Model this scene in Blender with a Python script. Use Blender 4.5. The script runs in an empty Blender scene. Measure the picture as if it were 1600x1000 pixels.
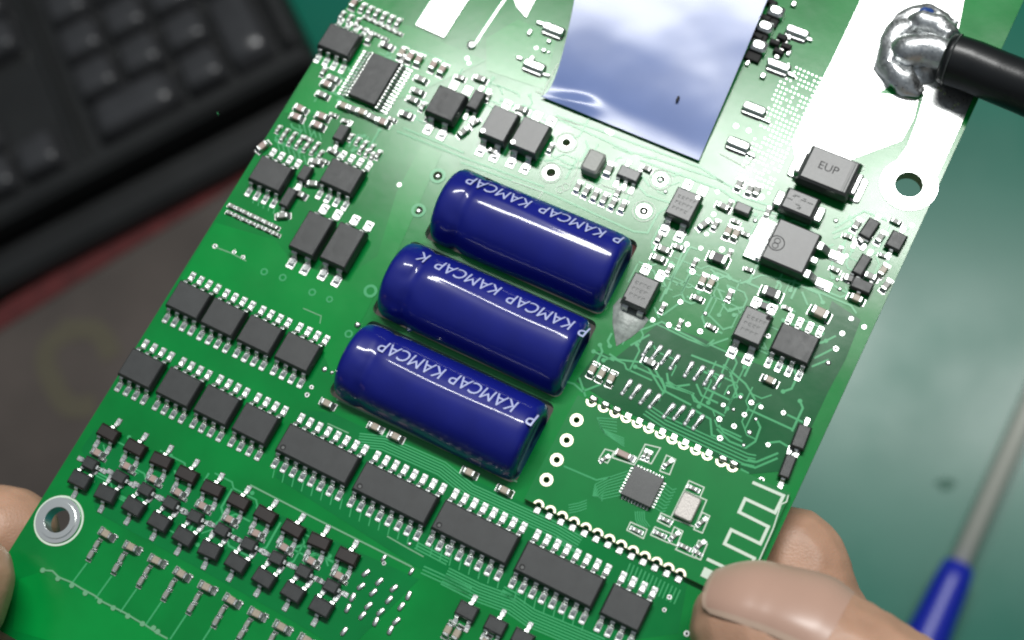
import bpy, math, random
import numpy as np
from mathutils import Matrix, Vector, geometry, noise
random.seed(7)
S = bpy.context.scene
COL = S.collection
# ------------------------------------------------------------------ frames
# units: 1 BU = 1 cm; board tables are in mm.  The camera pose was solved from the
# 1.27 mm lead pitch of the chips; the board lies in its own plane z = 0.
F = 2200.0
PAR = (-.3576, -.1045, -.4790)
DIST = 16.965
def rotm(a):
    return (Matrix.Rotation(a[0], 3, 'X') @ Matrix.Rotation(a[1], 3, 'Y') @ Matrix.Rotation(a[2], 3, 'Z'))
RB = rotm(PAR)                                    # board -> camera
OB = Vector((0, 0, -DIST))
NT = Vector((-.19, .338, .922)).normalized()      # table normal in camera space
XT = (Vector((1, 0, 0)) - NT * NT.x).normalized()
YT = NT.cross(XT)
TC = Vector((0, 0, -50))                          # table point on the optical axis
RT = Matrix((XT, YT, NT)).transposed()            # table -> camera
W2C = Matrix.Translation(TC) @ RT.to_4x4()
C2W = W2C.inverted()
MB_BOARD = C2W @ (Matrix.Translation(OB) @ RB.to_4x4())
def ray(px, py): return Vector(((px - 800) / F, -(py - 500) / F, -1))
def B(px, py, z=0.0):
    """photo position -> board position (mm) on the plane z mm above the board"""
    r = ray(px, py); n = RB.col[2]; o = OB + n * (z * .1)
    q = r * ((n @ o) / (n @ r)) - OB
    v = RB.transposed() @ q
    return Vector((v.x * 10, v.y * 10, z))
def T(px, py, z=0.0):
    """photo position -> table position (cm) at height z"""
    r = ray(px, py); o = TC + NT * z
    q = r * ((NT @ o) / (NT @ r))
    return C2W @ q
# ------------------------------------------------------------------ camera
cam = bpy.data.objects.new('camera', bpy.data.cameras.new('camera')); COL.objects.link(cam)
cam.matrix_world = C2W.copy()
cam.data.sensor_width = 36; cam.data.lens = 36 * F / 1600
cam.data.clip_start = .5; cam.data.clip_end = 1000
cam.data.dof.use_dof = True; cam.data.dof.focus_distance = 16.6; cam.data.dof.aperture_fstop = .20
S.camera = cam
S.cycles.filter_width = 2.1
# ------------------------------------------------------------------ light
S.view_settings.view_transform = 'Standard'; S.view_settings.look = 'None'
S.view_settings.exposure = 0.0; S.view_settings.gamma = 1
w = bpy.data.worlds.new('World'); S.world = w; w.use_nodes = True
nt = w.node_tree; bg = nt.nodes['Background']
tc = nt.nodes.new('ShaderNodeTexCoord'); sep = nt.nodes.new('ShaderNodeSeparateXYZ')
mr = nt.nodes.new('ShaderNodeMapRange'); mr.inputs['From Min'].default_value = -.1; mr.inputs['From Max'].default_value = 1
cr = nt.nodes.new('ShaderNodeValToRGB')
cr.color_ramp.elements[0].color = (.02, .022, .022, 1); cr.color_ramp.elements[1].color = (.24, .27, .30, 1)
e = cr.color_ramp.elements.new(.45); e.color = (.05, .055, .058, 1)
nt.links.new(tc.outputs['Generated'], sep.inputs[0]); nt.links.new(sep.outputs['Z'], mr.inputs[0])
nt.links.new(mr.outputs[0], cr.inputs[0]); nt.links.new(cr.outputs[0], bg.inputs['Color'])
bg.inputs['Strength'].default_value = 1.0
def lamp(px, py, dist, nvec, lx, ly, rad, slope=-.35, shift=0):
    d = ray(px, py).normalized()
    n = RB.col[2]; o = OB
    P = ray(px, py) * ((n @ o) / (n @ ray(px, py)))
    refl = d - 2 * (d @ n) * n
    L = P + refl * dist
    ap = Vector((1, slope, 0)).normalized(); a = ap - 2 * (ap @ n) * n
    z = -refl                                     # light shines along -Z local, so local Z = refl
    zl = refl.normalized(); xl = (a - zl * (a @ zl)).normalized(); yl = zl.cross(xl)
    L = L + xl * shift
    M = Matrix((xl, yl, zl)).transposed().to_4x4(); M.translation = L
    ld = bpy.data.lights.new('ceiling_tube_lamp', 'AREA'); ld.shape = 'RECTANGLE'; ld.size = lx; ld.size_y = ly
    ld.energy = rad * math.pi * lx * ly; ld.color = (1, 1, .98)
    lo = bpy.data.objects.new('ceiling_tube_lamp', ld); COL.objects.link(lo); lo.matrix_world = C2W @ M
    return lo
lamp(1150, 262, 100, None, 66, 9, 52, -.20, 5)
# ------------------------------------------------------------------ materials
MATS = {}
def mat(name, col, rough=.5, metal=0, noise_amt=0, noise_scale=20, bump=0, bump_scale=40, coat=0, spec=.5, rvar=0, coat_rough=.05):
    m = bpy.data.materials.new(name); m.use_nodes = True; t = m.node_tree; b = t.nodes['Principled BSDF']
    b.inputs['Base Color'].default_value = (*col, 1); b.inputs['Roughness'].default_value = rough
    b.inputs['Metallic'].default_value = metal; b.inputs['Coat Weight'].default_value = coat
    b.inputs['Coat Roughness'].default_value = coat_rough; b.inputs['Specular IOR Level'].default_value = spec
    co = t.nodes.new('ShaderNodeTexCoord')
    if noise_amt:
        n = t.nodes.new('ShaderNodeTexNoise'); n.inputs['Scale'].default_value = noise_scale; n.inputs['Detail'].default_value = 4
        r = t.nodes.new('ShaderNodeMapRange'); r.inputs['From Min'].default_value = .3; r.inputs['From Max'].default_value = .7
        r.inputs['To Min'].default_value = 1 - noise_amt; r.inputs['To Max'].default_value = 1 + noise_amt
        mx = t.nodes.new('ShaderNodeVectorMath'); mx.operation = 'SCALE'; mx.inputs[0].default_value = col
        t.links.new(co.outputs['Object'], n.inputs['Vector']); t.links.new(n.outputs[0], r.inputs[0])
        t.links.new(r.outputs[0], mx.inputs['Scale']); t.links.new(mx.outputs[0], b.inputs['Base Color'])
    if rvar:
        n = t.nodes.new('ShaderNodeTexNoise'); n.inputs['Scale'].default_value = noise_scale * 1.7; n.inputs['Detail'].default_value = 5
        r = t.nodes.new('ShaderNodeMapRange'); r.inputs['From Min'].default_value = .3; r.inputs['From Max'].default_value = .7
        r.inputs['To Min'].default_value = max(.02, rough - rvar); r.inputs['To Max'].default_value = rough + rvar
        t.links.new(co.outputs['Object'], n.inputs['Vector']); t.links.new(n.outputs[0], r.inputs[0]); t.links.new(r.outputs[0], b.inputs['Roughness'])
    if bump:
        n = t.nodes.new('ShaderNodeTexNoise'); n.inputs['Scale'].default_value = bump_scale; n.inputs['Detail'].default_value = 3
        bp = t.nodes.new('ShaderNodeBump'); bp.inputs['Strength'].default_value = bump; bp.inputs['Distance'].default_value = .01
        t.links.new(co.outputs['Object'], n.inputs['Vector']); t.links.new(n.outputs[0], bp.inputs['Height']); t.links.new(bp.outputs[0], b.inputs['Normal'])
    MATS[name] = m; return m
mat('mask', (.001, .225, .040), .18, noise_amt=.16, noise_scale=1.1, bump=.035, bump_scale=9, rvar=.02, spec=.37)
mat('mask_dark', (.001, .115, .030), .18, noise_amt=.12, noise_scale=1.2, bump=.035, bump_scale=9, rvar=.02, spec=.37)
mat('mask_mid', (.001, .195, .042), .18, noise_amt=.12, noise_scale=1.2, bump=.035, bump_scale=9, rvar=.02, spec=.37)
mat('mask_pour', (.001, .275, .045), .18, noise_amt=.14, noise_scale=.9, bump=.035, bump_scale=9, rvar=.02, spec=.37)
mat('mask_trace', (.06, .42, .16), .22, spec=.37)
mat('mask_module', (.001, .22, .045), .22, spec=.37, noise_amt=.08, noise_scale=2)
mat('fr4', (.30, .36, .20), .45, noise_amt=.2)
mat('epoxy', (.036, .039, .039), .42, noise_amt=.15, noise_scale=6, bump=.12, bump_scale=300, rvar=.05)
mat('epoxy_soft', (.06, .064, .063), .34, spec=.62, noise_amt=.12, noise_scale=8, bump=.06, bump_scale=300)
mat('epoxy_brown', (.020, .014, .012), .5, noise_amt=.3, noise_scale=9)
mat('tin', (.70, .72, .70), .32, 1, bump=.25, bump_scale=60)
mat('tin_pour', (.86, .88, .87), .36, 1, bump=.25, bump_scale=5, rvar=.10)
mat('solder', (.80, .82, .82), .38, 1, bump=.5, bump_scale=16, rvar=.12)
mat('gold', (.85, .80, .62), .38, 1)
mat('silk', (.72, .84, .70), .5)
mat('silk_faint', (.16, .42, .22), .45)
mat('ceramic_tan', (.42, .36, .28), .4, noise_amt=.15, noise_scale=30)
mat('ceramic_grey', (.30, .31, .28), .4, noise_amt=.1, noise_scale=30)
mat('ceramic_pink', (.45, .33, .29), .4)
mat('resistor_black', (.03, .035, .032), .35)
mat('dark', (.006, .006, .006), .7)
mat('laser', (.15, .155, .15), .6)
mat('laser_dark', (.025, .026, .026), .6)
mat('sleeve', (.006, .012, .225), .40, noise_amt=.08, noise_scale=3, bump=.10, bump_scale=5, coat=.8, spec=.25, coat_rough=.09)
mat('sleeve_print', (.50, .55, .85), .35)
mat('can', (.35, .35, .36), .3, 1)
mat('film', (.19, .26, .52), .17, noise_amt=.06, noise_scale=1.2, spec=.3, bump=.02, bump_scale=1.2)
mat('crystal', (.50, .47, .44), .5, .5, bump=.3, bump_scale=60)
mat('glue', (.32, .36, .33), .35, noise_amt=.3, noise_scale=14, bump=.5, bump_scale=25)
mat('rubber', (.010, .011, .012), .33, bump=.1, bump_scale=30)
mat('rubber_grey', (.05, .055, .055), .5, bump=.5, bump_scale=40)
mat('reflection_blue', (.03, .08, .30), .3)  # colour of a blue reflection painted onto the solder
mat('steel', (.62, .64, .56), .5, .2)
mat('handle_blue', (.012, .025, .42), .35, noise_amt=.1)
mat('key_plastic', (.042, .043, .046), .24, noise_amt=.2, noise_scale=.8)
mat('key_body', (.014, .015, .015), .42, noise_amt=.2, noise_scale=.5)
mat('key_legend', (.25, .26, .27), .5)
mat('red_trim', (.10, .013, .013), .7, noise_amt=.3, noise_scale=1)
mat('metal_white', (.85, .87, .85), .3, 1)
# lacquered mask is translucent: slight variation only
def skin_mat():
    m = mat('skin', (.54, .315, .21), .46, noise_amt=.13, noise_scale=2.2, bump=.55, bump_scale=34, rvar=.05)
    b = m.node_tree.nodes['Principled BSDF']
    b.inputs['Subsurface Weight'].default_value = .12; b.inputs['Subsurface Radius'].default_value = (.25, .1, .05)
    return m
skin_mat()
mat('nail', (.54, .345, .265), .32, noise_amt=.04, noise_scale=1)
mat('nail_edge', (.58, .42, .32), .45)
# ------------------------------------------------------------------ mesh builder (mm in, cm out)
class G:
    def __init__(s): s.v = []; s.f = []; s.m = []
    def add(s, vs, fs, mi=0, M=None):
        b = len(s.v)
        for p in vs:
            p = Vector(p)
            if M is not None: p = M @ p
            s.v.append(tuple(p))
        for f in fs: s.f.append(tuple(b + i for i in f)); s.m.append(mi)
    def loft(s, rings, mi=0, M=None, cap=(True, True)):
        n = len(rings[0]); vs = [p for r in rings for p in r]; fs = []
        for k in range(len(rings) - 1):
            for i in range(n):
                j = (i + 1) % n
                fs.append((k * n + i, k * n + j, (k + 1) * n + j, (k + 1) * n + i))
        if cap[0]: fs.append(tuple(reversed(range(n))))
        if cap[1]: fs.append(tuple((len(rings) - 1) * n + i for i in range(n)))
        s.add(vs, fs, mi, M)
    def box(s, cx, cy, w, h, z0, z1, mi=0, M=None, ch=0.0, r=0.0, draft=0.0):
        def ring(w, h, z):
            if r > 0:
                q = min(r, w * .45, h * .45); out = []
                for sx, sy, a0 in ((1, 1, 0), (-1, 1, 90), (-1, -1, 180), (1, -1, 270)):
                    for a in (0, 45, 90):
                        t = math.radians(a0 + a)
                        out.append((cx + sx * (w / 2 - q) + q * math.cos(t), cy + sy * (h / 2 - q) + q * math.sin(t), z))
                return out
            return [(cx + w / 2, cy + h / 2, z), (cx - w / 2, cy + h / 2, z), (cx - w / 2, cy - h / 2, z), (cx + w / 2, cy - h / 2, z)]
        R = [ring(w - draft, h - draft, z0)]
        if draft: R.append(ring(w, h, z0 + (z1 - z0) * .45))
        if ch > 0: R += [ring(w - draft, h - draft, z1 - ch), ring(w - draft - 2 * ch, h - draft - 2 * ch, z1)]
        else: R.append(ring(w - draft, h - draft, z1))
        s.loft(R, mi, M)
    def disc(s, c, r, z0, z1, n=14, mi=0, M=None, dome=0, inner=0):
        def ring(rr, z): return [(c[0] + rr * math.cos(2 * math.pi * i / n), c[1] + rr * math.sin(2 * math.pi * i / n), z) for i in range(n)]
        if inner:
            rs = [ring(r, z0), ring(r, z1), ring(inner, z1), ring(inner, z0)]
            s.loft(rs, mi, M, cap=(False, False))
        else:
            rs = [ring(r, z0), ring(r, z1)]
            if dome:
                rs += [ring(r * .75, z1 + dome * .6), ring(r * .4, z1 + dome * .93)]
            s.loft(rs, mi, M)
    def strip(s, pts, width, z0, z1, mi=0, closed=False):
        P = [Vector((p[0], p[1])) for p in pts]; n = len(P); L = []; Rr = []
        for i in range(n):
            if closed: a, b = P[i - 1], P[(i + 1) % n]
            else: a, b = P[max(i - 1, 0)], P[min(i + 1, n - 1)]
            d1 = (P[i] - a).normalized() if (P[i] - a).length > 1e-6 else None
            d2 = (b - P[i]).normalized() if (b - P[i]).length > 1e-6 else None
            if d1 is None: d = d2; k = 1
            elif d2 is None: d = d1; k = 1
            else:
                d = (d1 + d2); 
                if d.length < 1e-4: d = d1; k = 1
                else: d.normalize(); k = 1 / max(.5, d.dot(d1))
            nn = Vector((-d.y, d.x)) * (width / 2 * k)
            L.append(P[i] + nn); Rr.append(P[i] - nn)
        vs = []; fs = []
        for l, r in zip(L, Rr): vs += [(l.x, l.y, z0), (l.x, l.y, z1), (r.x, r.y, z1), (r.x, r.y, z0)]
        m = n if closed else n - 1
        for i in range(m):
            a = 4 * i; b = 4 * ((i + 1) % n)
            fs += [(a, b, b + 1, a + 1), (a + 1, b + 1, b + 2, a + 2), (a + 2, b + 2, b + 3, a + 3)]
        if not closed: fs += [(0, 1, 2, 3), (4 * n - 1, 4 * n - 2, 4 * n - 3, 4 * n - 4)]
        s.add(vs, fs, mi)
    def poly(s, pts, z0, z1, mi=0):
        P = [Vector((p[0], p[1], 0)) for p in pts]; n = len(P)
        tri = geometry.tessellate_polygon([P])
        vs = [(p.x, p.y, z0) for p in P] + [(p.x, p.y, z1) for p in P]
        fs = []
        for t in tri:
            a, b, c = [P[i] for i in t]
            if (b - a).cross(c - a).z < 0: t = (t[0], t[2], t[1])
            fs.append(tuple(n + i for i in t)); fs.append(tuple(reversed(t)))
        ar = sum(P[i].x * P[(i + 1) % n].y - P[(i + 1) % n].x * P[i].y for i in range(n))
        for i in range(n):
            j = (i + 1) % n
            fs.append((i, j, n + j, n + i) if ar > 0 else (j, i, n + i, n + j))
        s.add(vs, fs, mi)
    def tube(s, pts, rad, n=10, mi=0, sq=None):
        pts = [Vector(p) for p in pts]; rs = []
        up = Vector((0, 0, 1)); 
        for i, p in enumerate(pts):
            a = pts[max(i - 1, 0)]; b = pts[min(i + 1, len(pts) - 1)]; d = (b - a).normalized()
            u = up - d * up.dot(d)
            if u.length < .05: u = Vector((1, 0, 0)) - d * d.x
            u.normalize(); v = d.cross(u); r = rad[i] if isinstance(rad, (list, tuple)) else rad
            rs.append([tuple(p + (u * math.cos(t) + v * math.sin(t)) * r) for t in [2 * math.pi * k / n for k in range(n)]])
        s.loft(rs, mi)
    def mesh(s, name, mats, smooth=False, scale=.1):
        me = bpy.data.meshes.new(name)
        me.from_pydata([(a * scale, b * scale, c * scale) for a, b, c in s.v], [], s.f)
        for m in mats: me.materials.append(MATS[m])
        me.polygons.foreach_set('material_index', s.m)
        if smooth: me.polygons.foreach_set('use_smooth', [True] * len(s.f))
        me.update(); me.validate()
        import bmesh
        bm = bmesh.new(); bm.from_mesh(me); bmesh.ops.recalc_face_normals(bm, faces=bm.faces); bm.to_mesh(me); bm.free()
        return me
    def build(s, name, mats, parent=None, smooth=False, loc=(0, 0, 0), rz=0, scale=.1, **kw):
        return link(name, s.mesh(name, mats, smooth, scale), parent, loc, rz, **kw)
def link(name, me, parent=None, loc=(0, 0, 0), rz=0, label=None, cat=None, group=None, kind=None):
    o = bpy.data.objects.new(name, me); COL.objects.link(o)
    o.location = Vector(loc) * .1 if parent is not None else Vector(loc); o.rotation_euler = (0, 0, rz)
    if parent is not None: o.parent = parent
    if label: o['label'] = label
    if cat: o['category'] = cat
    if group: o['group'] = group
    if kind: o['kind'] = kind
    return o
def angsmooth(me, ang=35):
    me.polygons.foreach_set('use_smooth', [True] * len(me.polygons))
    try: me.set_sharp_from_angle(angle=math.radians(ang))
    except Exception: pass
# ================================================================== circuit board
board = bpy.data.objects.new('circuit_board', None); COL.objects.link(board); board.matrix_world = MB_BOARD
board.empty_display_size = 1
board['label'] = 'green printed circuit board full of chips and three blue capacitors, held tilted in two hands'
board['category'] = 'circuit board'
XL = B(234, 507).x; XR = B(1324, 600).x; YB = (B(0, 985).y + B(25, 1000).y) / 2; YT_ = B(1000, -260).y
def rc(p): return (p.x, p.y)
caps_px = [((698, 320), (965, 433)), ((618, 435), (899, 562)), ((552, 561), (831, 694))]
CZ = .6; CR = 5.0; CL = 25.0
caps = []
for a, b in caps_px:
    A = B(*a, CZ); Bb = B(*b, CZ)
    caps.append((A, Bb))
slots = []
for A, Bb in caps:
    y = (A.y + Bb.y) / 2; slots.append((A.x - .9, Bb.x + .3, y - CR - .02, y + CR + .55))
# outline and holes as a filled 2D curve
cu = bpy.data.curves.new('pcb', 'CURVE'); cu.dimensions = '2D'; cu.fill_mode = 'BOTH'; cu.extrude = .08
def spl(pts):
    sp = cu.splines.new('POLY'); sp.points.add(len(pts) - 1); sp.use_cyclic_u = True
    for p, q in zip(sp.points, pts): p.co = (q[0] * .1, q[1] * .1, 0, 1)
def rrect(x0, x1, y0, y1, r, n=5):
    out = []
    for cx, cy, a0 in ((x1 - r, y1 - r, 0), (x0 + r, y1 - r, 90), (x0 + r, y0 + r, 180), (x1 - r, y0 + r, 270)):
        for i in range(n + 1):
            t = math.radians(a0 + 90 * i / n); out.append((cx + r * math.cos(t), cy + r * math.sin(t)))
    return out
def circ(c, r, n=24): return [(c[0] + r * math.cos(2 * math.pi * i / n), c[1] + r * math.sin(2 * math.pi * i / n)) for i in range(n)]
spl(rrect(XL, XR, YB, YT_, 2.0))
for sl in slots: spl(rrect(*sl, .9))
H1 = B(1420, 289); H2 = B(91, 813)
spl(circ(H1, 1.65)); spl(circ(H2, 1.85))
thru = [(885, 223, .55), (861, 270, .62), (1032, 281, .55), (1006, 330, .55), (684, 275, .6), (654, 329, .55), (579, 455, .5), (545, 522, .3),
        (413, 425, .28), (442, 434, .28), (488, 457, .28), (515, 468, .25)]
for x, y, r in thru: spl(circ(B(x, y), r, 12))
MOD0 = (B(902, 624), B(1236, 770), B(822, 783))
co = bpy.data.objects.new('tmp', cu); COL.objects.link(co)
dg = bpy.context.evaluated_depsgraph_get(); dg.update()
me = bpy.data.meshes.new_from_object(co.evaluated_get(dg)); bpy.data.objects.remove(co)
me.materials.clear(); me.materials.append(MATS['mask']); me.materials.append(MATS['fr4'])
for p in me.polygons: p.material_index = 0 if abs(p.normal.z) > .5 else 1
sub = link('substrate', me, board, (0, 0, -.8), label='green solder masked board with three cut-out slots')
# copper pours under the mask (raised a little)
def pts(*l): return [B(x, y) for x, y in l]
g = G()
xl = XL + .5; xr = XR - .5
def bb(p): return (p.x, p.y)
darks = [
 ('mask_dark', pts((1300, 470), (1345, 500), (1322, 560), (1295, 610), (1236, 735), (1160, 742), (1080, 690), (960, 635), (900, 596), (935, 548), (960, 560), (1030, 505), (1100, 530), (1160, 560), (1215, 580), (1262, 575))),
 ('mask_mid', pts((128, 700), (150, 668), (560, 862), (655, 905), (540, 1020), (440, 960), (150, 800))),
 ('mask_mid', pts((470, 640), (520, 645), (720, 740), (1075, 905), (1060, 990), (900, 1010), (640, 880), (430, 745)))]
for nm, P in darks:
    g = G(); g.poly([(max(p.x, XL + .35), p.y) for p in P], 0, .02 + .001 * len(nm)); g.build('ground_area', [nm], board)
g = G()
pours = [
 pts((470, 120), (500, 90), (575, 35), (640, 40), (690, 65), (760, 95), (640, 150), (520, 180), (440, 175)),
 pts((330, 345), (430, 375), (450, 400), (530, 440), (590, 400), (620, 300), (660, 225), (690, 240), (625, 385), (520, 590), (500, 540), (385, 480), (270, 430), (285, 400)),
 pts((760, 60), (810, 30), (870, 60), (850, 140), (760, 110)),
]
for k, P in enumerate(pours): g.poly([(max(p.x, XL + .35), p.y) for p in P], 0, .035 + .002 * k)
# flat areas between the slots
for i in range(2):
    a = slots[i + 1]; b = slots[i]
    g.poly([(max(a[0], b[0]) + .3, a[3] + .25), (min(a[1], b[1]) - .2, a[3] + .25), (min(a[1], b[1]) - .2, b[2] - .25), (max(a[0], b[0]) + .3, b[2] - .25)], 0, .03)
g.build('copper_pour', ['mask_pour'], board, label='brighter green copper areas under the solder mask')
g = G()
xq = [XL + .4]
P = [B(105, 690), B(60, 790)]
g.poly([(max(p.x, XL + .35), max(p.y, YB + .35)) for p in pts((30, 905), (60, 895), (250, 990), (300, 1015), (330, 1075), (20, 985))], 0, .03)
g.build('copper_pour', ['mask_pour'], board)
# ------------------------------------------------------------------ traces
tr = G()
def pts_(*l): return [B(x, y) for x, y in l]
def trace(l, w=.22, z=.045, tgt=None, mi=0):
    (tgt or tr).strip([B(x, y) for x, y in l], w, 0, z, mi)
def bus(p0, p1, n, sp, w=.16, bends=None, z=.04):
    """n parallel traces following a px polyline, spaced sp mm"""
    L = [B(*p) for p in [p0] + (bends or []) + [p1]]
    for k in range(n):
        off = (k - (n - 1) / 2) * sp
        q = []
        for i, p in enumerate(L):
            a = L[max(i - 1, 0)]; b = L[min(i + 1, len(L) - 1)]
            d = Vector((b.x - a.x, b.y - a.y)).normalized(); q.append((p.x - d.y * off, p.y + d.x * off))
        tr.strip(q, w, 0, z)
bus((560, 688), (905, 850), 6, .33, bends=[(600, 692), (690, 732), (735, 768), (870, 829)])
bus((695, 900), (940, 1012), 7, .33, bends=[(745, 925), (800, 945), (830, 966)])
bus((650, 852), (700, 878), 3, .35); bus((660, 890), (735, 924), 3, .4)
bus((1010, 640), (1180, 720), 4, .42, bends=[(1040, 660), (1165, 717)])
bus((868, 842), (905, 862), 2, .5); bus((785, 922), (810, 935), 3, .4)
# traces on the right side
T_ = [[(952, 553), (965, 562), (1000, 566), (1013, 575), (1030, 603), (1038, 615)], [(1022, 575), (1036, 600), (1040, 612), (1080, 633)],
 [(1042, 583), (1044, 596), (1056, 604), (1078, 601)], [(1080, 555), (1140, 578), (1152, 620), (1156, 616)], [(1040, 598), (1085, 616)],
 [(1088, 600), (1096, 618), (1122, 630)], [(1100, 606), (1140, 625)], [(1040, 602), (1080, 615), (1090, 628), (1132, 650)],
 [(986, 520), (1010, 513), (1034, 503), (1064, 520), (1085, 530), (1104, 541), (1116, 531)], [(1042, 514), (1075, 530), (1104, 541), (1138, 529)],
 [(985, 540), (1015, 523)], [(1035, 493), (1060, 475)], [(1105, 490), (1130, 515), (1146, 510)], [(1128, 475), (1138, 487), (1160, 480)],
 [(1040, 460), (1068, 390), (1074, 386)], [(1048, 440), (1078, 386), (1090, 390)], [(1130, 570), (1165, 600), (1180, 625)],
 [(1110, 420), (1125, 435), (1140, 430)], [(1122, 452), (1130, 470)], [(1136, 445), (1146, 470)], [(1158, 443), (1190, 430), (1240, 440), (1330, 478), (1338, 490)],
 [(1253, 456), (1262, 477)], [(1280, 435), (1300, 445), (1345, 470)], [(1345, 402), (1370, 395)], [(1305, 355), (1350, 330), (1420, 358)],
 [(1300, 365), (1335, 350)], [(1302, 373), (1328, 362)], [(1284, 536), (1306, 525)], [(1272, 560), (1300, 546)], [(1268, 573), (1295, 562)],
 [(1170, 640), (1240, 672)], [(1230, 648), (1255, 660)], [(1120, 670), (1140, 690), (1165, 700), (1180, 690), (1188, 668), (1182, 655)],
 [(1123, 664), (1130, 675), (1160, 690)], [(1200, 692), (1218, 690), (1235, 700)], [(1080, 638), (1110, 655), (1112, 680), (1130, 686)],
 [(1158, 725), (1180, 731), (1215, 716)], [(1168, 718), (1182, 722), (1216, 708)], [(1157, 733), (1170, 740)],
 [(886, 597), (897, 600), (910, 612), (940, 600)], [(905, 590), (915, 620)], [(993, 470), (1000, 490)], [(1022, 480), (1030, 497)],
 [(1230, 330), (1160, 308), (1140, 290), (1120, 280), (1000, 240)], [(1225, 338), (1155, 318), (1130, 298), (1000, 250)], [(870, 185), (990, 240)],
 [(993, 285), (1010, 305), (1050, 318)], [(1000, 270), (1015, 292)], [(720, 254), (860, 303), (990, 362), (1012, 364), (1028, 334), (1050, 320)], 
 [(620, 205), (720, 245), (850, 292)], [(630, 200), (725, 239)], [(868, 180), (940, 205), (1095, 262), (1130, 285)]]
for l in T_: trace(l, .24)
for k in range(6): trace([(340, 175), (341, 180)], .1)
for x0, y0 in ((438, 240), (455, 248), (470, 205)): 
    for k in range(5): trace([(x0 + 8 * k, y0 + 3.6 * k), (x0 + 8 * k - 4, y0 + 3.6 * k - 16)], .14)
for k in range(8): trace([(395 + 8 * k, 318 + 4 * k), (398 + 8 * k, 306 + 4 * k)], .13)
# LED column traces
for k in range(9): trace([(136 + 38.8 * k, 880 + 20.2 * k), (110 + 39 * k, 915 + 21 * k)], .2)
# fan-out above the right chips and below the SO16s
for k in range(14):
    x = 990 + 9 * k; y = 868 + 4.4 * k
    trace([(985 + 6 * k, 880 + 3.2 * k), (975 + 6 * k, 905 + 3.0 * k)], .14)
for q, (cx, cy) in enumerate(((482, 735), (602, 796), (728, 858), (860, 925))):
    for k in range(8):
        trace([(cx - 52 + 15 * k, cy - 6 + 7.2 * k), (cx - 56 + 15 * k, cy + 12 + 7 * k)], .13)
rt = random.Random(11)
def inpoly(p, poly):
    c = False; n = len(poly); j = n - 1
    for i in range(n):
        a, b = poly[i], poly[j]
        if (a[1] > p[1]) != (b[1] > p[1]) and p[0] < (b[0] - a[0]) * (p[1] - a[1]) / (b[1] - a[1]) + a[0]: c = not c
        j = i
    return c
regs = [([rc(q) for q in pts_((1025, 350), (1150, 330), (1420, 345), (1330, 540), (1240, 720), (1010, 640), (900, 590), (950, 500))], 95),
        ([rc(q) for q in pts_((500, 100), (640, 60), (760, 110), (840, 150), (700, 215), (480, 160))], 34),
        ([rc(q) for q in pts_((440, 190), (600, 200), (590, 250), (420, 240))], 22), ([rc(q) for q in pts_((760, 120), (860, 150), (1120, 270), (1020, 330), (760, 240))], 26),
        ([rc(q) for q in pts_((150, 690), (190, 660), (560, 850), (540, 960), (130, 770))], 40)]
for poly, cnt in regs:
    xs_ = [q[0] for q in poly]; ys_ = [q[1] for q in poly]
    for _ in range(cnt):
        for _t in range(30):
            x = rt.uniform(min(xs_), max(xs_)); y = rt.uniform(min(ys_), max(ys_))
            if inpoly((x, y), poly): break
        d = rt.randrange(4) * 2; P_t = [(x, y)]
        for _s in range(rt.randint(2, 4)):
            a_ = d * math.pi / 4; l_ = rt.uniform(.8, 3.6) if d % 2 == 0 else rt.uniform(.5, 1.3)
            q = (P_t[-1][0] + l_ * math.cos(a_), P_t[-1][1] + l_ * math.sin(a_))
            if not inpoly(q, poly): break
            P_t.append(q); d = (d + rt.choice((-1, 1))) % 8
        if len(P_t) > 1:
            tr.strip(P_t, rt.choice((.16, .2, .26)), 0, .04)
            if rt.random() < .6: tr.disc(P_t[-1], .28, 0, .05, 9)
tr.build('trace', ['mask_trace'], board, kind='stuff', label='raised light green copper traces')
# ------------------------------------------------------------------ tinned pours, rings
g = G()
g.poly([bb(p) for p in pts((1372, -60), (1345, 0), (1300, 95), (1262, 170), (1238, 222), (1245, 262), (1300, 262), (1337, 247), (1409, 220), (1428, 185), (1436, 150), (1480, 140), (1506, 0), (1535, -60))], 0, .10)
g.build('tinned_pour', ['tin_pour'], board, label='bare tinned copper strip glaring white around the soldered cable')
g = G()
e0 = XR - .6
pp = pts((1452, 120), (1420, 222), (1362, 246), (1345, 262), (1372, 262))
g.poly([(pp[0].x, pp[0].y), (B(1432, 190).x, B(1432, 190).y), (B(1418, 228).x, B(1418, 228).y), (H1.x - 2.6, H1.y + 1.8), (H1.x, H1.y + 2.6), (e0, H1.y + .5), (e0, B(1560, 90).y), (pp[0].x + 2.5, B(1560, 90).y)], 0, .085)
g.build('tinned_pour', ['tin_pour'], board)
g = G(); g.disc(H1, 3.45, 0, .12, 40, inner=1.7); g.build('mounting_ring', ['tin_pour'], board, smooth=False, label='wide tinned ring round the mounting hole at the right edge')
g = G(); g.disc(H2, 2.75, 0, .14, 40, inner=1.85)
g.disc(H2, 1.87, -1.6, .3, 40, inner=1.55); g.disc(H2, 2.2, .1, .32, 40, inner=1.6)
g.build('mounting_eyelet', ['metal_white'], board, label='silver eyelet round the mounting hole near the left hand')
g = G(); g.disc((H2.x + .1, H2.y), 3.05, 0, .05, 40, inner=2.8); g.build('silkscreen_ring', ['silk'], board)
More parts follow.
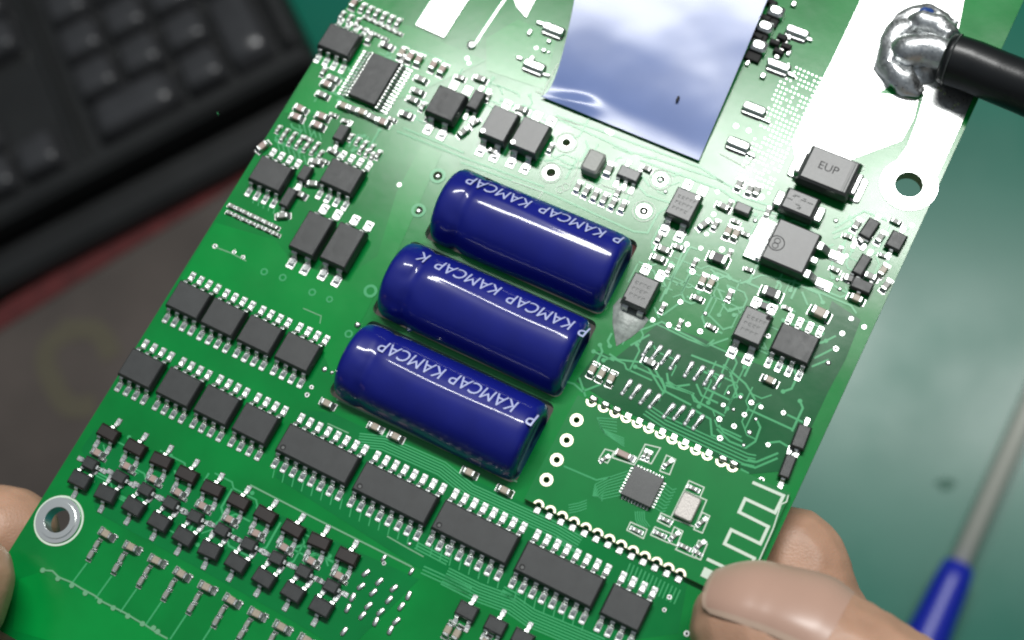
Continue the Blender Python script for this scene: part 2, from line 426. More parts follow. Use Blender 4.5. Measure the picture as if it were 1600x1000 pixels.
# ------------------------------------------------------------------ vias and annular pads
for x, y, r in thru:
    p = B(x, y); g = G(); g.disc(p, r * 1.75, 0, .07, 16, inner=r * 1.02); g.build('plated_hole', ['tin' if x > 690 else 'mask_trace'], board)
vg = G()
vias = [(1138, 614), (1157, 621), (1174, 629), (1189, 636), (1130, 633), (1146, 640), (1163, 648), (1181, 655), (1124, 655), (1147, 666), (1171, 676), (1125, 685), (1162, 696), (1224, 645),
 (1200, 695), (1063, 472), (1102, 490), (1135, 471), (1045, 508), (1020, 500), (1075, 507), (1094, 518), (1330, 498), (1316, 521), (1306, 545), (1294, 567), (1350, 511), (1070, 365), (1104, 366), (1160, 292),
 (1190, 308), (950, 205), (955, 208), (1150, 197), (1170, 204), (1095, 388), (1073, 382), (1082, 425), (1115, 335), (1121, 300), (1040, 300), (838, 75), (857, 82), (730, 91), (733, 99), (624, 289), (336, 385),
 (366, 394), (380, 402), (507, 577), (519, 582), (487, 605), (480, 617), (1038, 953), (1046, 933), (1073, 990), (700, 855), (1180, 345), (1128, 390), (1208, 545), (1200, 525), (600, 880), (880, 770), (640, 850),
 (1312, 452), (1308, 437), (1322, 400), (1333, 385), (1306, 345), (1425, 352), (1136, 742), (1190, 750)]
for x, y in vias:
    p = B(x, y); q_ = random.uniform(.24, .34)
    if random.random() < .25: vg.disc(p, q_, 0, .06, 10, 0, dome=.12)
    else: vg.disc(p, q_, 0, .06, 12, 0, inner=q_ * .5); vg.disc(p, q_ * .5, 0, .045, 10, 1)
for i in range(9):
    for j in range(27):
        x = 1232 - j * 3.1 + i * 6.2; y = 100 + j * 6.9 + i * 2.8
        if random.random() < .85: vg.disc(B(x, y), .12, 0, .05, 6)
vg.build('via', ['tin', 'dark'], board, kind='stuff', label='small tinned vias scattered over the board')
# bright slanted pads in pairs of four (empty / bridged with solder)
padme = G(); padme.box(0, .55, .62, 1.15, 0, .28, 0, ch=.1, r=.2); padme.box(0, -.65, .5, 1.1, 0, .16, 0, ch=.06, r=.15); padme.tube([(0, .5, .25), (0, 0, .32), (0, -.7, .2)], .2, 8)
padme = padme.mesh('solder_pad', ['tin_pour']); angsmooth(padme, 50)
for x, y in ((1011, 545), (1026, 551), (1040, 558), (1054, 566), (1076, 577), (1092, 583), (1107, 590), (1122, 597), (979, 605), (993, 612), (1008, 620), (1023, 627), (1045, 642), (1061, 645), (1077, 652), (1091, 660)):
    link('solder_pad', padme, board, B(x, y), math.radians(random.uniform(-14, -4)), group='bridged solder pads in rows of four')
smallpad = G(); smallpad.box(0, 0, .45, .95, 0, .2, 0, ch=.08, r=.18); smallpad = smallpad.mesh('bare_pad', ['tin']); angsmooth(smallpad, 50)
t = lambda l, ox, oy, s=5.263: [(ox + a / s, oy + b / s) for a, b in l]
for x, y in t([(800, 450), (760, 560), (690, 650), (650, 740), (620, 930), (910, 520), (860, 610), (820, 720), (770, 800), (1030, 575), (990, 670), (920, 770), (880, 850), (1150, 635), (1090, 725), (1050, 845), (1000, 920)], 420, 810):
    link('bare_pad', smallpad, board, B(x, y), math.radians(random.uniform(-30, 5)), group='bare tinned pads in a grid near the bottom').scale = (1.25, 1.2, 1)
for x, y in ((600, 872), (643, 893)):
    link('bare_pad', smallpad, board, B(x, y), math.radians(-8), group='bare tinned pads at the end of the white line')
# tinned strips top left, bars beside the foil
bars = G()
def bar(px, py, w, h, z=.5, rz=0, bme=None, name='terminal_bar', mt='tin', label=None):
    g = G(); g.box(0, 0, w, h, 0, z, 0, ch=min(.12, z * .3), r=.12)
    return g.build(name, [mt], board, loc=B(px, py), rz=rz, label=label)
g = G(); g.poly([bb(p) for p in pts((692, -12), (740, -12), (694, 60), (650, 40), (672, 5))], 0, .25); g.build('tinned_pad', ['tin_pour'], board, label='wide white-shining tinned pad at the top edge')
g = G(); g.poly([bb(p) for p in pts((800, -10), (842, -10), (822, 28), (808, 12))], 0, .22); g.build('tinned_pad', ['tin_pour'], board)
g = G(); g.strip(pts((790, -2), (760, 42), (742, 70)), .28, 0, .1); g.disc(B(737, 71), .6, 0, .25, 10, dome=.1); g.build('tinned_trace', ['tin'], board)
slotg = G()
for x, y in ((865, 50), (835, 107), (1245, 54), (1216, 107), (1178, 174), (1153, 229)):
    g = G(); g.box(0, 0, 2.7, 1.6, 0, .06, 1, r=.5); g.box(0, .05, 2.5, .78, .02, .9, 0, ch=.12, r=.15); g.box(0, -.5, 2.4, .35, .0, .3, 2, ch=.1)
    o_w = g.build('wire_link', ['tin_pour', 'dark', 'tin'], board, loc=B(x, y), rz=math.radians(0)); o_w.scale = (1.15, 1.3, 1); o_w['group'] = 'shiny wire links standing in slots beside the blue foil'; _ = dict(group='shiny wire links standing in slots beside the blue foil')
for x, y in ((1208, 22), (1191, 46), (1181, 76)):
    g = G(); g.box(0, 0, 1.7, 1.4, 0, 1.2, 0, ch=.3, r=.3); g.box(-.1, -1.2, 1.6, 1.2, 0, .5, 1, ch=.1)
    g.build('solder_joint', ['tin_pour', 'dark'], board, loc=B(x + 4, y + 1), group='bright solder joints right of the blue foil').scale = (1.25, 1.15, 1)
for x, y in ((1206, 8), (1196, 32), (1184, 60), (1222, 62), (1210, 70), (1228, 76), (1216, 84)):
    g = G(); g.box(0, 0, 1.3, .7, 0, .8, 0, ch=.1); g.build('pin_block', ['dark'], board, loc=B(x, y), rz=random.uniform(-.2, .2))
for x, y, w_, h_ in ((1216, 20, .5, 1.3), (1225, 72, .4, 1.4), (1213, 68, .5, 1.1), (1232, 84, .5, .9), (1262, 62, 1.2, .5), (1236, 118, 1.3, .5), (1204, 96, .8, .6), (1168, 100, .5, .8), (858, 66, .6, .5), (850, 80, .6, .5), (828, 52, .5, .9), (832, 92, .6, .6), (812, 92, .9, .5), (846, 38, 1.4, .5), (852, 118, 1.3, .4), (1196, 190, 1.4, .3), (1172, 243, 1.4, .3)):
    bar(x, y, w_, h_, .35, name='bare_pad', mt='tin_pour', rz=random.uniform(-.15, .15))
for x, y in ((1232, 60), (1240, 8), (1222, 78), (1214, 90), (1192, 120)):
    bar(x, y, .7, .8, .4, name='bare_pad')
# ------------------------------------------------------------------ silkscreen
sk = G()
def silk(l, w=.14, closed=False, z=.06, ref=None): (ref or sk).strip([B(x, y) for x, y in l], w, .01, z, 0, closed)
sk2 = G()
silk([(391, 758), (492, 810), (644, 886)], .2, ref=sk2)
silk([(67, 891), (82, 892), (92, 902), (112, 910), (128, 920), (147, 930), (160, 940), (180, 950), (196, 958), (212, 968), (228, 977), (247, 990), (262, 998)], .2, ref=sk2)
silk([(336, 386), (362, 396), (385, 408)], .15, ref=sk2); silk([(605, 838), (640, 858), (662, 870)], .15, ref=sk2); silk([(512, 662), (545, 677)], .15, ref=sk2)
silk([(370, 480), (470, 488), (502, 505), (503, 520)], .12, ref=sk2) if False else None
silk([(474, 482), (502, 494), (500, 506)], .12, ref=sk2)
for x, y in t([(90, 480), (215, 548), (330, 605), (440, 668), (560, 735), (670, 790), (790, 857), (910, 920), (1000, 955), (1035, 985)], 50, 800):
    sk2.disc(B(x, y), .32, .0, .09, 9)
silk([(526, 624), (660, 686), (808, 753)], .2, ref=sk2)
silk([(1090, 262), (1100, 245), (1200, 40)], .12) if False else None
for c in ((885, 223), (861, 270), (1032, 281), (1006, 330)):
    sk.disc(B(*c), 1.45, 0, .06, 20, inner=1.32)
for l in ([(838, 143), (848, 148), (862, 118), (872, 100)], [(866, 183), (905, 195)], [(1125, 240), (1165, 262), (1178, 245)], [(905, 245), (900, 270), (890, 290)], [(940, 289), (990, 306)], [(775, 290), (840, 312), (848, 300), (800, 283)]):
    silk(l, .13)
for c in ((884, 292), (875, 296), (1345, 262)):
    sk.disc(B(*c), .55, 0, .05, 9, inner=.42)
sk.build('silkscreen', ['silk'], board, label='thin white printed outlines', kind='stuff')
sk2.build('silkscreen', ['silk_faint'], board, label='thin pale green printed lines', kind='stuff')
# ------------------------------------------------------------------ blue capacitors
def revolve(prof, n=144):
    """prof: list of (x, r); axis = +x"""
    vs = []; fs = []
    for x, r in prof:
        for i in range(n):
            a = 2 * math.pi * i / n; vs.append((x, r * math.cos(a), r * math.sin(a)))
    for k in range(len(prof) - 1):
        for i in range(n):
            j = (i + 1) % n; fs.append((k * n + i, k * n + j, (k + 1) * n + j, (k + 1) * n + i))
    return vs, fs
def text_mesh(txt, size, shear=0):
    c = bpy.data.curves.new('t', 'FONT'); c.body = txt; c.size = size; c.align_x = 'CENTER'; c.align_y = 'CENTER'; c.shear = shear; c.resolution_u = 3
    o = bpy.data.objects.new('t', c); COL.objects.link(o); d = bpy.context.evaluated_depsgraph_get(); d.update()
    m = bpy.data.meshes.new_from_object(o.evaluated_get(d)); bpy.data.objects.remove(o)
    import bmesh
    bm = bmesh.new(); bm.from_mesh(m); bmesh.ops.triangulate(bm, faces=bm.faces)
    for _ in range(3):
        ed = [e_ for e_ in bm.edges if abs(e_.verts[0].co.y - e_.verts[1].co.y) > size * .12]
        if not ed: break
        bmesh.ops.subdivide_edges(bm, edges=ed, cuts=1); bmesh.ops.triangulate(bm, faces=bm.faces)
    bm.to_mesh(m); bm.free(); return m
caplab = ['blue capacitor highest of the three, nearest the white glare, its print near the upper rim', 'middle blue capacitor of the three, lying between the other two in its slot', 'lowest blue capacitor of the three, beside the row of long black chips, print fully readable']
# angle of the print rows round the axis (deg from straight up, + = toward the top of the board)
texts = [[((781, 300), 'KAMCAP'), ((896, 346), 'KAMCAP'), ((968, 374), 'P')],
         [((733, 434), 'KAMCAP'), ((846, 487), 'KAMCAP'), ((663, 402), 'K'), ((914, 518), 'P')],
         [((757, 613), 'KAMCAP'), ((645, 562), 'KAMCAP'), ((833, 655), 'P')]]
for k, (A, Bb) in enumerate(caps):
    L = (Bb - A).length; r = CR
    prof = [(0, 0), (0, 3.2), (.05, 3.9), (.25, 4.15), (.1, 4.45), (.35, 4.75), (.8, 4.93), (1.5, r), (2.5, 4.98), (3.0, 4.88), (3.35, 4.76), (3.7, 4.75), (4.1, 4.86), (4.6, 4.97), (5.4, r + .01), (8, r), (12, r + .02), (16, r), (20, r + .01), (L - 2.4, r + .02), (L - 1.3, r), (L - .6, r - .12), (L - .2, r - .4), (L, r - .9), (L + .05, 3.6), (L - .15, 3.3), (L - .2, 0)]
    i0 = prof.index((5.4, r + .01)); i1 = [i for i, q in enumerate(prof) if abs(q[0] - (L - 2.4)) < 1e-6][0]
    prof = prof[:i0] + [(5.4 + (L - 7.8) * q / 26, r) for q in range(26)] + prof[i1:]
    v, f = revolve(prof)
    def wr_(p):
        x, y_, z_ = p; rr_ = math.hypot(y_, z_)
        if rr_ < 3.5: return p
        e_ = math.exp(-((x - 2.6) / 2.2) ** 2) + .7 * math.exp(-((x - L) / 1.0) ** 2)
        d_ = noise.noise(Vector((x * .8 + 9 * k, y_ * .55, z_ * .55))) * .24 * e_ + noise.noise(Vector((x * .12 + 3 * k, y_ * .3, z_ * .3))) * .10
        d_ = min(d_, .05 if 4.5 < x < L - 1 else 1)
        th_ = math.degrees(math.atan2(y_, z_)) - (14, 10, 8)[k] - 2.5 * math.sin(x * .22 + k)
        if 4.8 < x < L - 1.3: d_ += .05 * math.exp(-(th_ / 3.2) ** 2) * min(1, (x - 4.8) / 2)
        return (x, y_ * (1 + d_ / rr_), z_ * (1 + d_ / rr_))
    v = [wr_(p) for p in v]; g = G(); g.add(v, f)
    me = g.mesh('sleeve', ['sleeve'], smooth=True)
    o = link('capacitor', me, board, A, math.atan2(Bb.y - A.y, Bb.x - A.x), label=caplab[k], group='blue cylindrical capacitors sunk in the board')
    # printed lettering wrapped round the sleeve
    vs = []; fs = []
    def wrap(m, px, sq=1.0):
        b = len(vs); th0 = 0
        for _ in range(4):
            p = B(px[0], px[1], CZ + r * math.cos(th0)); d_ = p - A; ax = (Bb - A).normalized(); ax = Vector((ax.x, ax.y))
            xc = d_.x * ax.x + d_.y * ax.y; yc = -d_.x * ax.y + d_.y * ax.x
            th0 = math.asin(max(-.98, min(.98, yc / r)))
        for q in m.vertices:
            x = xc - q.co.x * .86                     # rotated by 180 deg: letters stand on their heads
            th = th0 - q.co.y * sq / r
            rr = r + .095
            vs.append((x, rr * math.sin(th), rr * math.cos(th)))
        for p in m.polygons: fs.append(tuple(b + i for i in p.vertices))
    for px_, tx in texts[k]: wrap(text_mesh(tx, 2.5, .12), px_)
    g = G(); g.add(vs, fs); po = g.build('lettering', ['sleeve_print'], o)
    # printed thin line along the sleeve
    # wire leads at the ends, lying in the slot
    for s_ in (-1, 1):
        g = G(); g.tube([(.2, s_ * 2.3, -1.2), (-.5, s_ * 2.3, -1.3), (-.8, s_ * 2.4, -2.0), (-.8, s_ * 2.4, -3.0)], .32, 8); g.build('wire_lead', ['tin'], o, smooth=True)
# shadowed tape in the slots, seen left of the cans
# solder blobs on slot rims
for x, y in ((640, 514), (674, 551), (726, 655), (559, 508)):
    g = G(); g.disc((0, 0), .42, -.2, .12, 12, dome=.25); g.build('solder_blob', ['tin'], board, loc=B(x, y), smooth=True)
# ------------------------------------------------------------------ SOIC style chips
def gull(w=.5, out=1.05, hz=.75, pad=True):
    """lead leaving a body edge at y=0 towards +y"""
    g = G(); th = .22
    P = [(0 - .25, hz), (.22, hz), (.42, hz - .12), (.58, .22), (.75, .10), (out, .08)]
    vs = []; fs = []
    for y, z in P: vs += [(-w / 2, y, z + th / 2), (w / 2, y, z + th / 2), (w / 2, y, z - th / 2), (-w / 2, y, z - th / 2)]
    for i in range(len(P) - 1):
        a = 4 * i; b = a + 4
        for q in range(4): fs.append((a + q, a + (q + 1) % 4, b + (q + 1) % 4, b + q))
    n = len(P); fs += [(3, 2, 1, 0), (4 * n - 4, 4 * n - 3, 4 * n - 2, 4 * n - 1)]
    g.add(vs, fs, 0)
    if pad:
        g.box(0, out + .15, w * 1.45, 1.35, 0, .10, 0, ch=.04, r=.08)
        g.loft([[(-w * .6, .7, .08), (w * .6, .7, .08), (w * .55, out + .5, .08), (-w * .55, out + .5, .08)], [(-w * .4, .8, .28), (w * .4, .8, .28), (w * .3, out + .15, .22), (-w * .3, out + .15, .22)]], 0)
    return g
LEAD = gull().mesh('lead', ['tin'])
LEADW = gull(.75, 1.3, 1.0).mesh('lead', ['tin'])
def body_mesh(w, h, z, m='epoxy', z0=.15, ch=.14, draft=.3, dot=None, notch=None, name='body'):
    g = G(); g.box(0, 0, w, h, z0, z, 0, ch=ch, draft=draft)
    if dot: g.disc(dot[:2], dot[2], z, z + .02, 14, 1)
    me = g.mesh(name, [m, dot[3] if dot else m]); return me
def soic(px, py, n, w, h=3.9, z=1.5, pitch=1.27, mesh=None, lead=None, label=None, group=None, name='integrated_circuit', skip=(), zc=.7, hz=None):
    c = B(px, py, zc); c.z = 0
    o = link(name, mesh, board, c, label=label, group=group)
    for s_ in (1, -1):
        for k in range(n):
            if (s_, k) in skip: continue
            x = (k - (n - 1) / 2) * pitch
            link('lead', lead or LEAD, o, (x, s_ * (h / 2 - .12), 0), 0 if s_ > 0 else math.pi)
    return o
SO8 = body_mesh(4.9, 3.9, 1.5)
ord_ = ['leftmost', 'second from the left', 'third from the left', 'rightmost']
for i, (x, y) in enumerate(((296, 470), (350, 497), (407, 524), (466, 551))):
    soic(x, y, 4, 4.9, mesh=SO8, label=f'eight-legged black chip, {ord_[i]} in the upper row of four left of the capacitors', group='small black eight-legged chips in rows', zc=1)
for i, (x, y) in enumerate(((222, 577), (281, 606), (340, 634), (400, 663))):
    soic(x, y, 4, 4.9, mesh=SO8, label=f'eight-legged black chip, {ord_[i]} in the lower row of four left of the long chips', group='small black eight-legged chips in rows', zc=1)
for (x, y), lb in zip(((531, 65), (424, 273), (535, 277)), ('eight-legged black chip at the board corner nearest the keyboard', 'eight-legged black chip at the left board edge with a tiny transistor beside it', 'eight-legged black chip right of the one at the left board edge')):
    soic(x, y, 4, 4.9, mesh=SO8, label=lb, group='small black eight-legged chips in rows', zc=1)
soic(978, 950, 4, 4.9, mesh=SO8, label='eight-legged black chip by the thumb, right of the long chips', group='small black eight-legged chips in rows', zc=1)
SO16 = G(); SO16.box(0, 0, 9.9, 3.9, .15, 1.5, 0, ch=.16, draft=.3); SO16.disc((-4.05, -1.15), .34, 1.5, 1.515, 16, 1); SO16.disc((-4.02, -1.18), .2, 1.516, 1.53, 12, 2)
SO16 = SO16.mesh('body', ['epoxy', 'dark', 'laser'])
for i, (x, y) in enumerate(((497, 710), (618, 771), (743, 832), (874, 898))):
    soic(x, y, 8, 9.9, mesh=SO16, label=f'long sixteen-legged black chip, {ord_[i]} in the diagonal row below the capacitors', group='long black sixteen-legged chips in a diagonal row', zc=1)
# chip with white pads beside the right edge
o = soic(1242, 538, 4, 4.9, mesh=SO8, label='eight-legged chip with white upper pads, right of the opto-coupler near the right edge', zc=1)
# TSSOP
c = B(585, 125, .6); c.z = 0
TS = link('integrated_circuit', body_mesh(4.3, 7.0, 1.05, ch=.08), board, c, label='fine-pitch black chip with comb-like legs on its two long sides')
fl = gull(.24, .85, .5).mesh('lead', ['tin'])
for s_ in (1, -1):
    for k in range(14): link('lead', fl, TS, (s_ * 2.1, (k - 6.5) * .52, 0), -math.pi / 2 * s_)
# transistor pair, optos
def four(px, py, w, h, z, dot=None, label=None, n=2, pitch=2.0, m='epoxy_soft', zc=None, marks=False, name='optocoupler', lead=None):
    c = B(px, py, z * .8 if zc is None else zc); c.z = 0
    o = link(name, body_mesh(w, h, z, m, dot=dot), board, c, label=label)
    for s_ in (1, -1):
        for k in range(n): link('lead', lead or LEADW, o, ((k - (n - 1) / 2) * pitch, s_ * (h / 2 - .12), 0), 0 if s_ > 0 else math.pi)
    if marks:
        g = G(); rr = random.Random(px)
        for row in range(3):
            x = -w * .3
            while x < w * .28:
                ww = rr.uniform(.25, .45); yy = h * .22 - row * h * .2
                g.box(x + ww / 2, yy, ww, .10, z + .001, z + .012); g.box(x + .05, yy - .12, .09, .36, z + .001, z + .014)
                if rr.random() < .5: g.box(x + ww / 2, yy - .3, ww * .8, .09, z + .001, z + .013)
                x += ww + .16
        g.build('marking', ['laser'], o, kind='stuff')
    return o
four(487, 366, 3.8, 5.6, 2.0, label='left one of two black blocks standing side by side in the open green area', m='epoxy')
four(536, 384, 3.9, 5.6, 2.0, label='right one of two black blocks standing side by side in the open green area', m='epoxy')
four(697, 163, 4.2, 4.4, 2.0, label='black square block below the top copper field, right of the comb-legged chip', m='epoxy')
four(780, 195, 3.8, 4.6, 2.1, dot=(-1.35, -1.75, .3, 'tin'), label='left optocoupler of the pair on the white glare above the top capacitor')
four(828, 213, 4.0, 4.6, 2.1, dot=(-1.45, -1.75, .3, 'tin'), label='right optocoupler of the pair on the white glare above the top capacitor')
four(1068, 321, 3.5, 4.1, 2.0, dot=(1.2, 1.5, .26, 'tin'), label='printed optocoupler right of the top capacitor with a white dot in its corner', marks=True)
four(1001, 456, 3.5, 4.2, 2.0, dot=(-1.3, -1.65, .2, 'dark'), label='printed optocoupler between the top capacitor and the clear glue patch', marks=True)
four(1176, 510, 3.6, 4.3, 2.0, dot=(1.25, 1.6, .3, 'dark'), label='printed optocoupler with a dark dot, left of the white-padded chip', marks=True)
# ------------------------------------------------------------------ power parts
def at(px, py, zc): c = B(px, py, zc); c.z = 0; return c
o = link('power_diode', body_mesh(6.7, 5.3, 2.4, 'epoxy_soft', z0=.2, ch=.3, draft=.5), board, at(1296, 266, 2.2), label='large grey block diode on the edge of the white glare')
g = G(); g.box(2.55, 0, .12, 4.2, 2.4, 2.42); g.box(2.3, 0, .05, 4.2, 2.4, 2.42); g.build('cathode_band', ['laser'], o)
m = text_mesh('EUP', 1.5); g = G(); g.add([(v.co.x, v.co.y, 0) for v in m.vertices], [tuple(p.vertices) for p in m.polygons]); g.build('marking', ['laser_dark'], o, loc=(-.2, .1, 2.412), kind='stuff')
for s_ in (-1, 1):
    g = G(); g.box(s_ * 3.6, 0, .7, 3.0, .1, 1.5, 0, ch=.2, r=.1); g.box(s_ * 4.0, 0, 1.4, 3.4, 0, .25, 0, ch=.1, r=.3); g.build('terminal', ['tin'], o)
o = link('diode', body_mesh(4.4, 3.3, 2.1, 'epoxy_soft', z0=.2, ch=.25, draft=.4), board, at(1250, 317, 2.0), label='smaller grey block diode squeezed under the large one')
g = G(); rr = random.Random(5)
for k in range(9): g.box(rr.uniform(-1.4, 1.3), rr.uniform(-.8, .8), rr.uniform(.3, .8), .14, 2.1, 2.113 + .001 * k)
g.build('marking', ['laser'], o, kind='stuff')
for s_ in (-1, 1):
    g = G(); g.box(s_ * 2.6, 0, 1.0, 2.0, .05, 1.1, 0, ch=.15, r=.1); g.build('terminal', ['tin'], o)
o = link('power_transistor', body_mesh(5.6, 5.9, 2.3, 'epoxy_soft', z0=.1, ch=.2, draft=.3), board, at(1236, 385, 2.1), label='square grey power transistor with shiny tab and two long legs')
g = G(); g.box(-3.8, 0, 2.2, 5.6, 0, .5, 0, ch=.08); g.box(-3.15, 0, .5, 5.2, .5, 1.0, 0, ch=.1); g.build('tab', ['tin_pour'], o)
for y_ in (1.85, -2.1):
    g = G(); P = [(2.6, 1.2), (3.3, 1.15), (3.7, .9), (4.3, .25), (5.6, .2)]; vs = []
    for a, b in P: vs += [(a, y_ - .45, b + .2), (a, y_ + .45, b + .2), (a, y_ + .45, b - .2), (a, y_ - .45, b - .2)]
    fs = [(4 * i + q, 4 * i + (q + 1) % 4, 4 * i + 4 + (q + 1) % 4, 4 * i + 4 + q) for i in range(4) for q in range(4)] + [(3, 2, 1, 0), (16, 17, 18, 19)]
    g.add(vs, fs); g.box(5.3, y_, 1.8, 1.3, 0, .14, 0, ch=.05); g.build('lead', ['tin'], o)
g = G(); g.box(3.0, -.1, 1.0, .8, .9, 1.3, 0, ch=.1); g.build('lead', ['tin'], o)
g = G(); g.disc((0, 0), 1.0, 0, .015, 20, inner=.88); g.disc((.0, .3), .4, 0, .015, 12, inner=.3); g.disc((.0, -.35), .4, 0, .015, 12, inner=.3)
g.build('marking', ['laser_dark'], o, loc=(-1.7, -.4, 2.301), kind='stuff')
# ------------------------------------------------------------------ small parts
def smd_mesh(L, Wd, H, bodym, name='chip', term=.27, fillet=True):
    """two-terminal part, long axis x"""
    g = G(); g.box(0, 0, L * (1 - 2 * term * .8), Wd * .96, .06, H, 1, ch=H * .1)
    for s_ in (-1, 1):
        g.box(s_ * (L / 2 - L * term / 2), 0, L * term, Wd, .05, H * 1.04, 0, ch=H * .14, r=.06)
        if fillet:
            g.box(s_ * (L / 2 + .12), 0, .5, Wd * 1.15, 0, .09, 0)
            x0 = L / 2 - .02; x1 = L / 2 + .3
            g.add([(s_ * x0, -Wd / 2, H * .6), (s_ * x0, Wd / 2, H * .6), (s_ * x1, Wd / 2, .08), (s_ * x1, -Wd / 2, .08)], [(0, 1, 2, 3)], 0)
    return g.mesh(name, ['tin', bodym])
RM = {'r': smd_mesh(1.5, .8, .5, 'resistor_black'), 'c': smd_mesh(1.5, .8, .75, 'ceramic_tan'), 'g': smd_mesh(1.4, .75, .6, 'ceramic_grey'), 'p': smd_mesh(1.5, .85, .7, 'ceramic_pink'),
      'C': smd_mesh(2.1, 1.15, 1.0, 'ceramic_tan'), 'D': smd_mesh(2.2, 1.2, .9, 'epoxy'), 's': smd_mesh(.85, .45, .3, 'ceramic_grey'), 'G': smd_mesh(1.6, .95, .65, 'ceramic_grey')}
NM = {'r': 'resistor', 'c': 'ceramic_capacitor', 'g': 'resistor', 'p': 'ceramic_capacitor', 'C': 'ceramic_capacitor', 'D': 'diode', 's': 'resistor', 'G': 'ceramic_capacitor'}
def smd(k, px, py, rot=0, z=0, group=None, sc=1, jit=3):
    o = link(NM[k], RM[k], board, B(px, py, .5) * 1.0 - Vector((0, 0, .5 - z)), math.radians(rot + random.uniform(-jit, jit)), group=group); o.scale = (sc,) * 3; return o
for x, y in ((903, 291), (916, 298), (930, 304), (944, 310), (958, 317), (973, 322)): smd('g', x, y, 90, group='row of six resistors above the top capacitor', sc=.95)
for k, x, y, r in [('G', 951, 264, 90), ('g', 1037, 389, 0), ('g', 1029, 403, 0), ('c', 1098, 438, 90), ('c', 1111, 442, 90), ('c', 1138, 361, 90), ('c', 1150, 365, 90), ('D', 1122, 404, 0), ('D', 1205, 458, 0),
  ('r', 1194, 477, 0), ('g', 1376, 370, 80), ('g', 1339, 350, 80), ('c', 1380, 422, 80), ('g', 1360, 431, 0), ('c', 1338, 466, 0), ('C', 1281, 489, 0), ('c', 1203, 594, 0), ('c', 926, 577, 90), ('c', 940, 584, 90), ('c', 955, 591, 90),
  ('c', 511, 630, 0), ('c', 586, 667, 0), ('c', 618, 682, 0), ('c', 733, 738, 0), ('c', 788, 766, 0), ('p', 469, 169, 0), ('p', 463, 182, 0), ('p', 503, 181, 0), ('p', 496, 195, 0), ('p', 410, 228, 70),
  ('c', 628, 82, 90), ('p', 641, 88, 90), ('p', 654, 93, 90), ('p', 677, 101, 90), ('p', 691, 108, 90), ('g', 657, 123, 0), ('g', 652, 142, 0), ('g', 645, 155, 0), ('g', 577, 58, 90), ('g', 629, 92, 90),
  ('g', 520, 122, 0), ('p', 511, 131, 0), ('g', 503, 147, 0), ('c', 537, 165, 0), ('c', 566, 175, 0), ('p', 598, 190, 0), ('g', 552, 170, 0), ('g', 582, 183, 0), ('p', 553, 4, 90), ('r', 604, 70, 0), ('r', 634, 178, 0), ('g', 488, 286, 20),
  ('g', 493, 252, 10), ('g', 468, 302, 0), ('g', 724, 205, 70), ('g', 441, 336, 30), ('g', 1172, 295, 90), ('g', 1155, 287, 90), ('g', 1183, 297, 90), ('c', 714, 990, 90), ('c', 700, 984, 90), ('c', 757, 1004, 90), ('g', 1350, 372, 60),
  ('g', 1385, 445, 80), ('r', 1330, 435, 0), ('g', 1015, 565, 0), ('g', 815, 170, 0), ('g', 1100, 350, 60), ('g', 1130, 322, 0), ('g', 750, 122, 0)]:
    smd(k, x, y, r)
for k, x, y, r in [('g', 1060, 385, 0), ('g', 1085, 410, 90), ('g', 1170, 420, 0), ('g', 1140, 395, 90), ('g', 1150, 345, 0), ('g', 1118, 350, 90), ('g', 1090, 465, 0), ('g', 1140, 460, 90), ('g', 1062, 505, 90), ('g', 1112, 510, 0),
   ('g', 1230, 480, 0), ('g', 1305, 420, 0), ('g', 1312, 390, 90), ('g', 1325, 368, 0), ('g', 1380, 398, 0), ('g', 1400, 345, 0), ('g', 965, 300, 90), ('g', 1010, 262, 0), ('g', 1140, 318, 90), ('g', 1200, 330, 90), ('g', 1165, 365, 0),
   ('g', 600, 105, 90), ('g', 520, 178, 0), ('g', 540, 188, 0), ('g', 612, 185, 0), ('g', 660, 165, 90), ('g', 668, 180, 90), ('g', 718, 120, 0), ('g', 762, 150, 90), ('g', 860, 230, 90), ('g', 770, 235, 0), ('g', 742, 190, 60), ('g', 505, 110, 90),
   ('g', 480, 215, 0), ('g', 520, 235, 0), ('g', 590, 240, 90), ('g', 505, 250, 0), ('g', 1030, 370, 90), ('g', 1045, 420, 90), ('g', 1035, 480, 90)]:
    smd(k, x, y, r, sc=random.uniform(.6, .85), jit=5)
# dense resistor nets
def net(px, py, dx, dy, n, k='g', rot=90, sc=.62, group=None):
    for i in range(n): smd(k, px + dx * i, py + dy * i, rot, sc=sc, group=group)
net(434, 200, 12, 5.2, 6, group='small resistors packed near the left edge'); net(440, 214, 12, 5, 6, group='small resistors packed near the left edge')
net(547, 213, 11, 5.5, 4); net(563, 232, 9, 5, 3); net(362, 321, 11, 5.3, 7, rot=0, sc=.7); net(358, 331, 12, 5.5, 7, rot=0, sc=.6)
net(566, 10, 11, 4.8, 6, rot=90, sc=.8); net(572, 26, 10, 4.8, 6, rot=0, sc=.6); net(534, 22, 12, 5, 3, sc=.7); net(556, 38, 11, 5, 5, rot=0, sc=.55)
# resistors of the LED groups
for k in range(9):
    dx, dy = 39.2 * k, 20.8 * k
    smd('c', 166 + dx, 834 + dy, 0, group='pale parts in a diagonal row by the bottom edge', sc=1.08)
    link('bare_pad', smallpad, board, B(182 + dx, 839 + dy), math.radians(80)).scale = (.6, .6, .8)
    smd('g', 150 + dx, 850 + dy, 90, group='upright resistors under the pale parts', sc=.72)
    smd('g', 141 + dx, 866 + dy, 90, group='upright resistors under the pale parts', sc=.8)
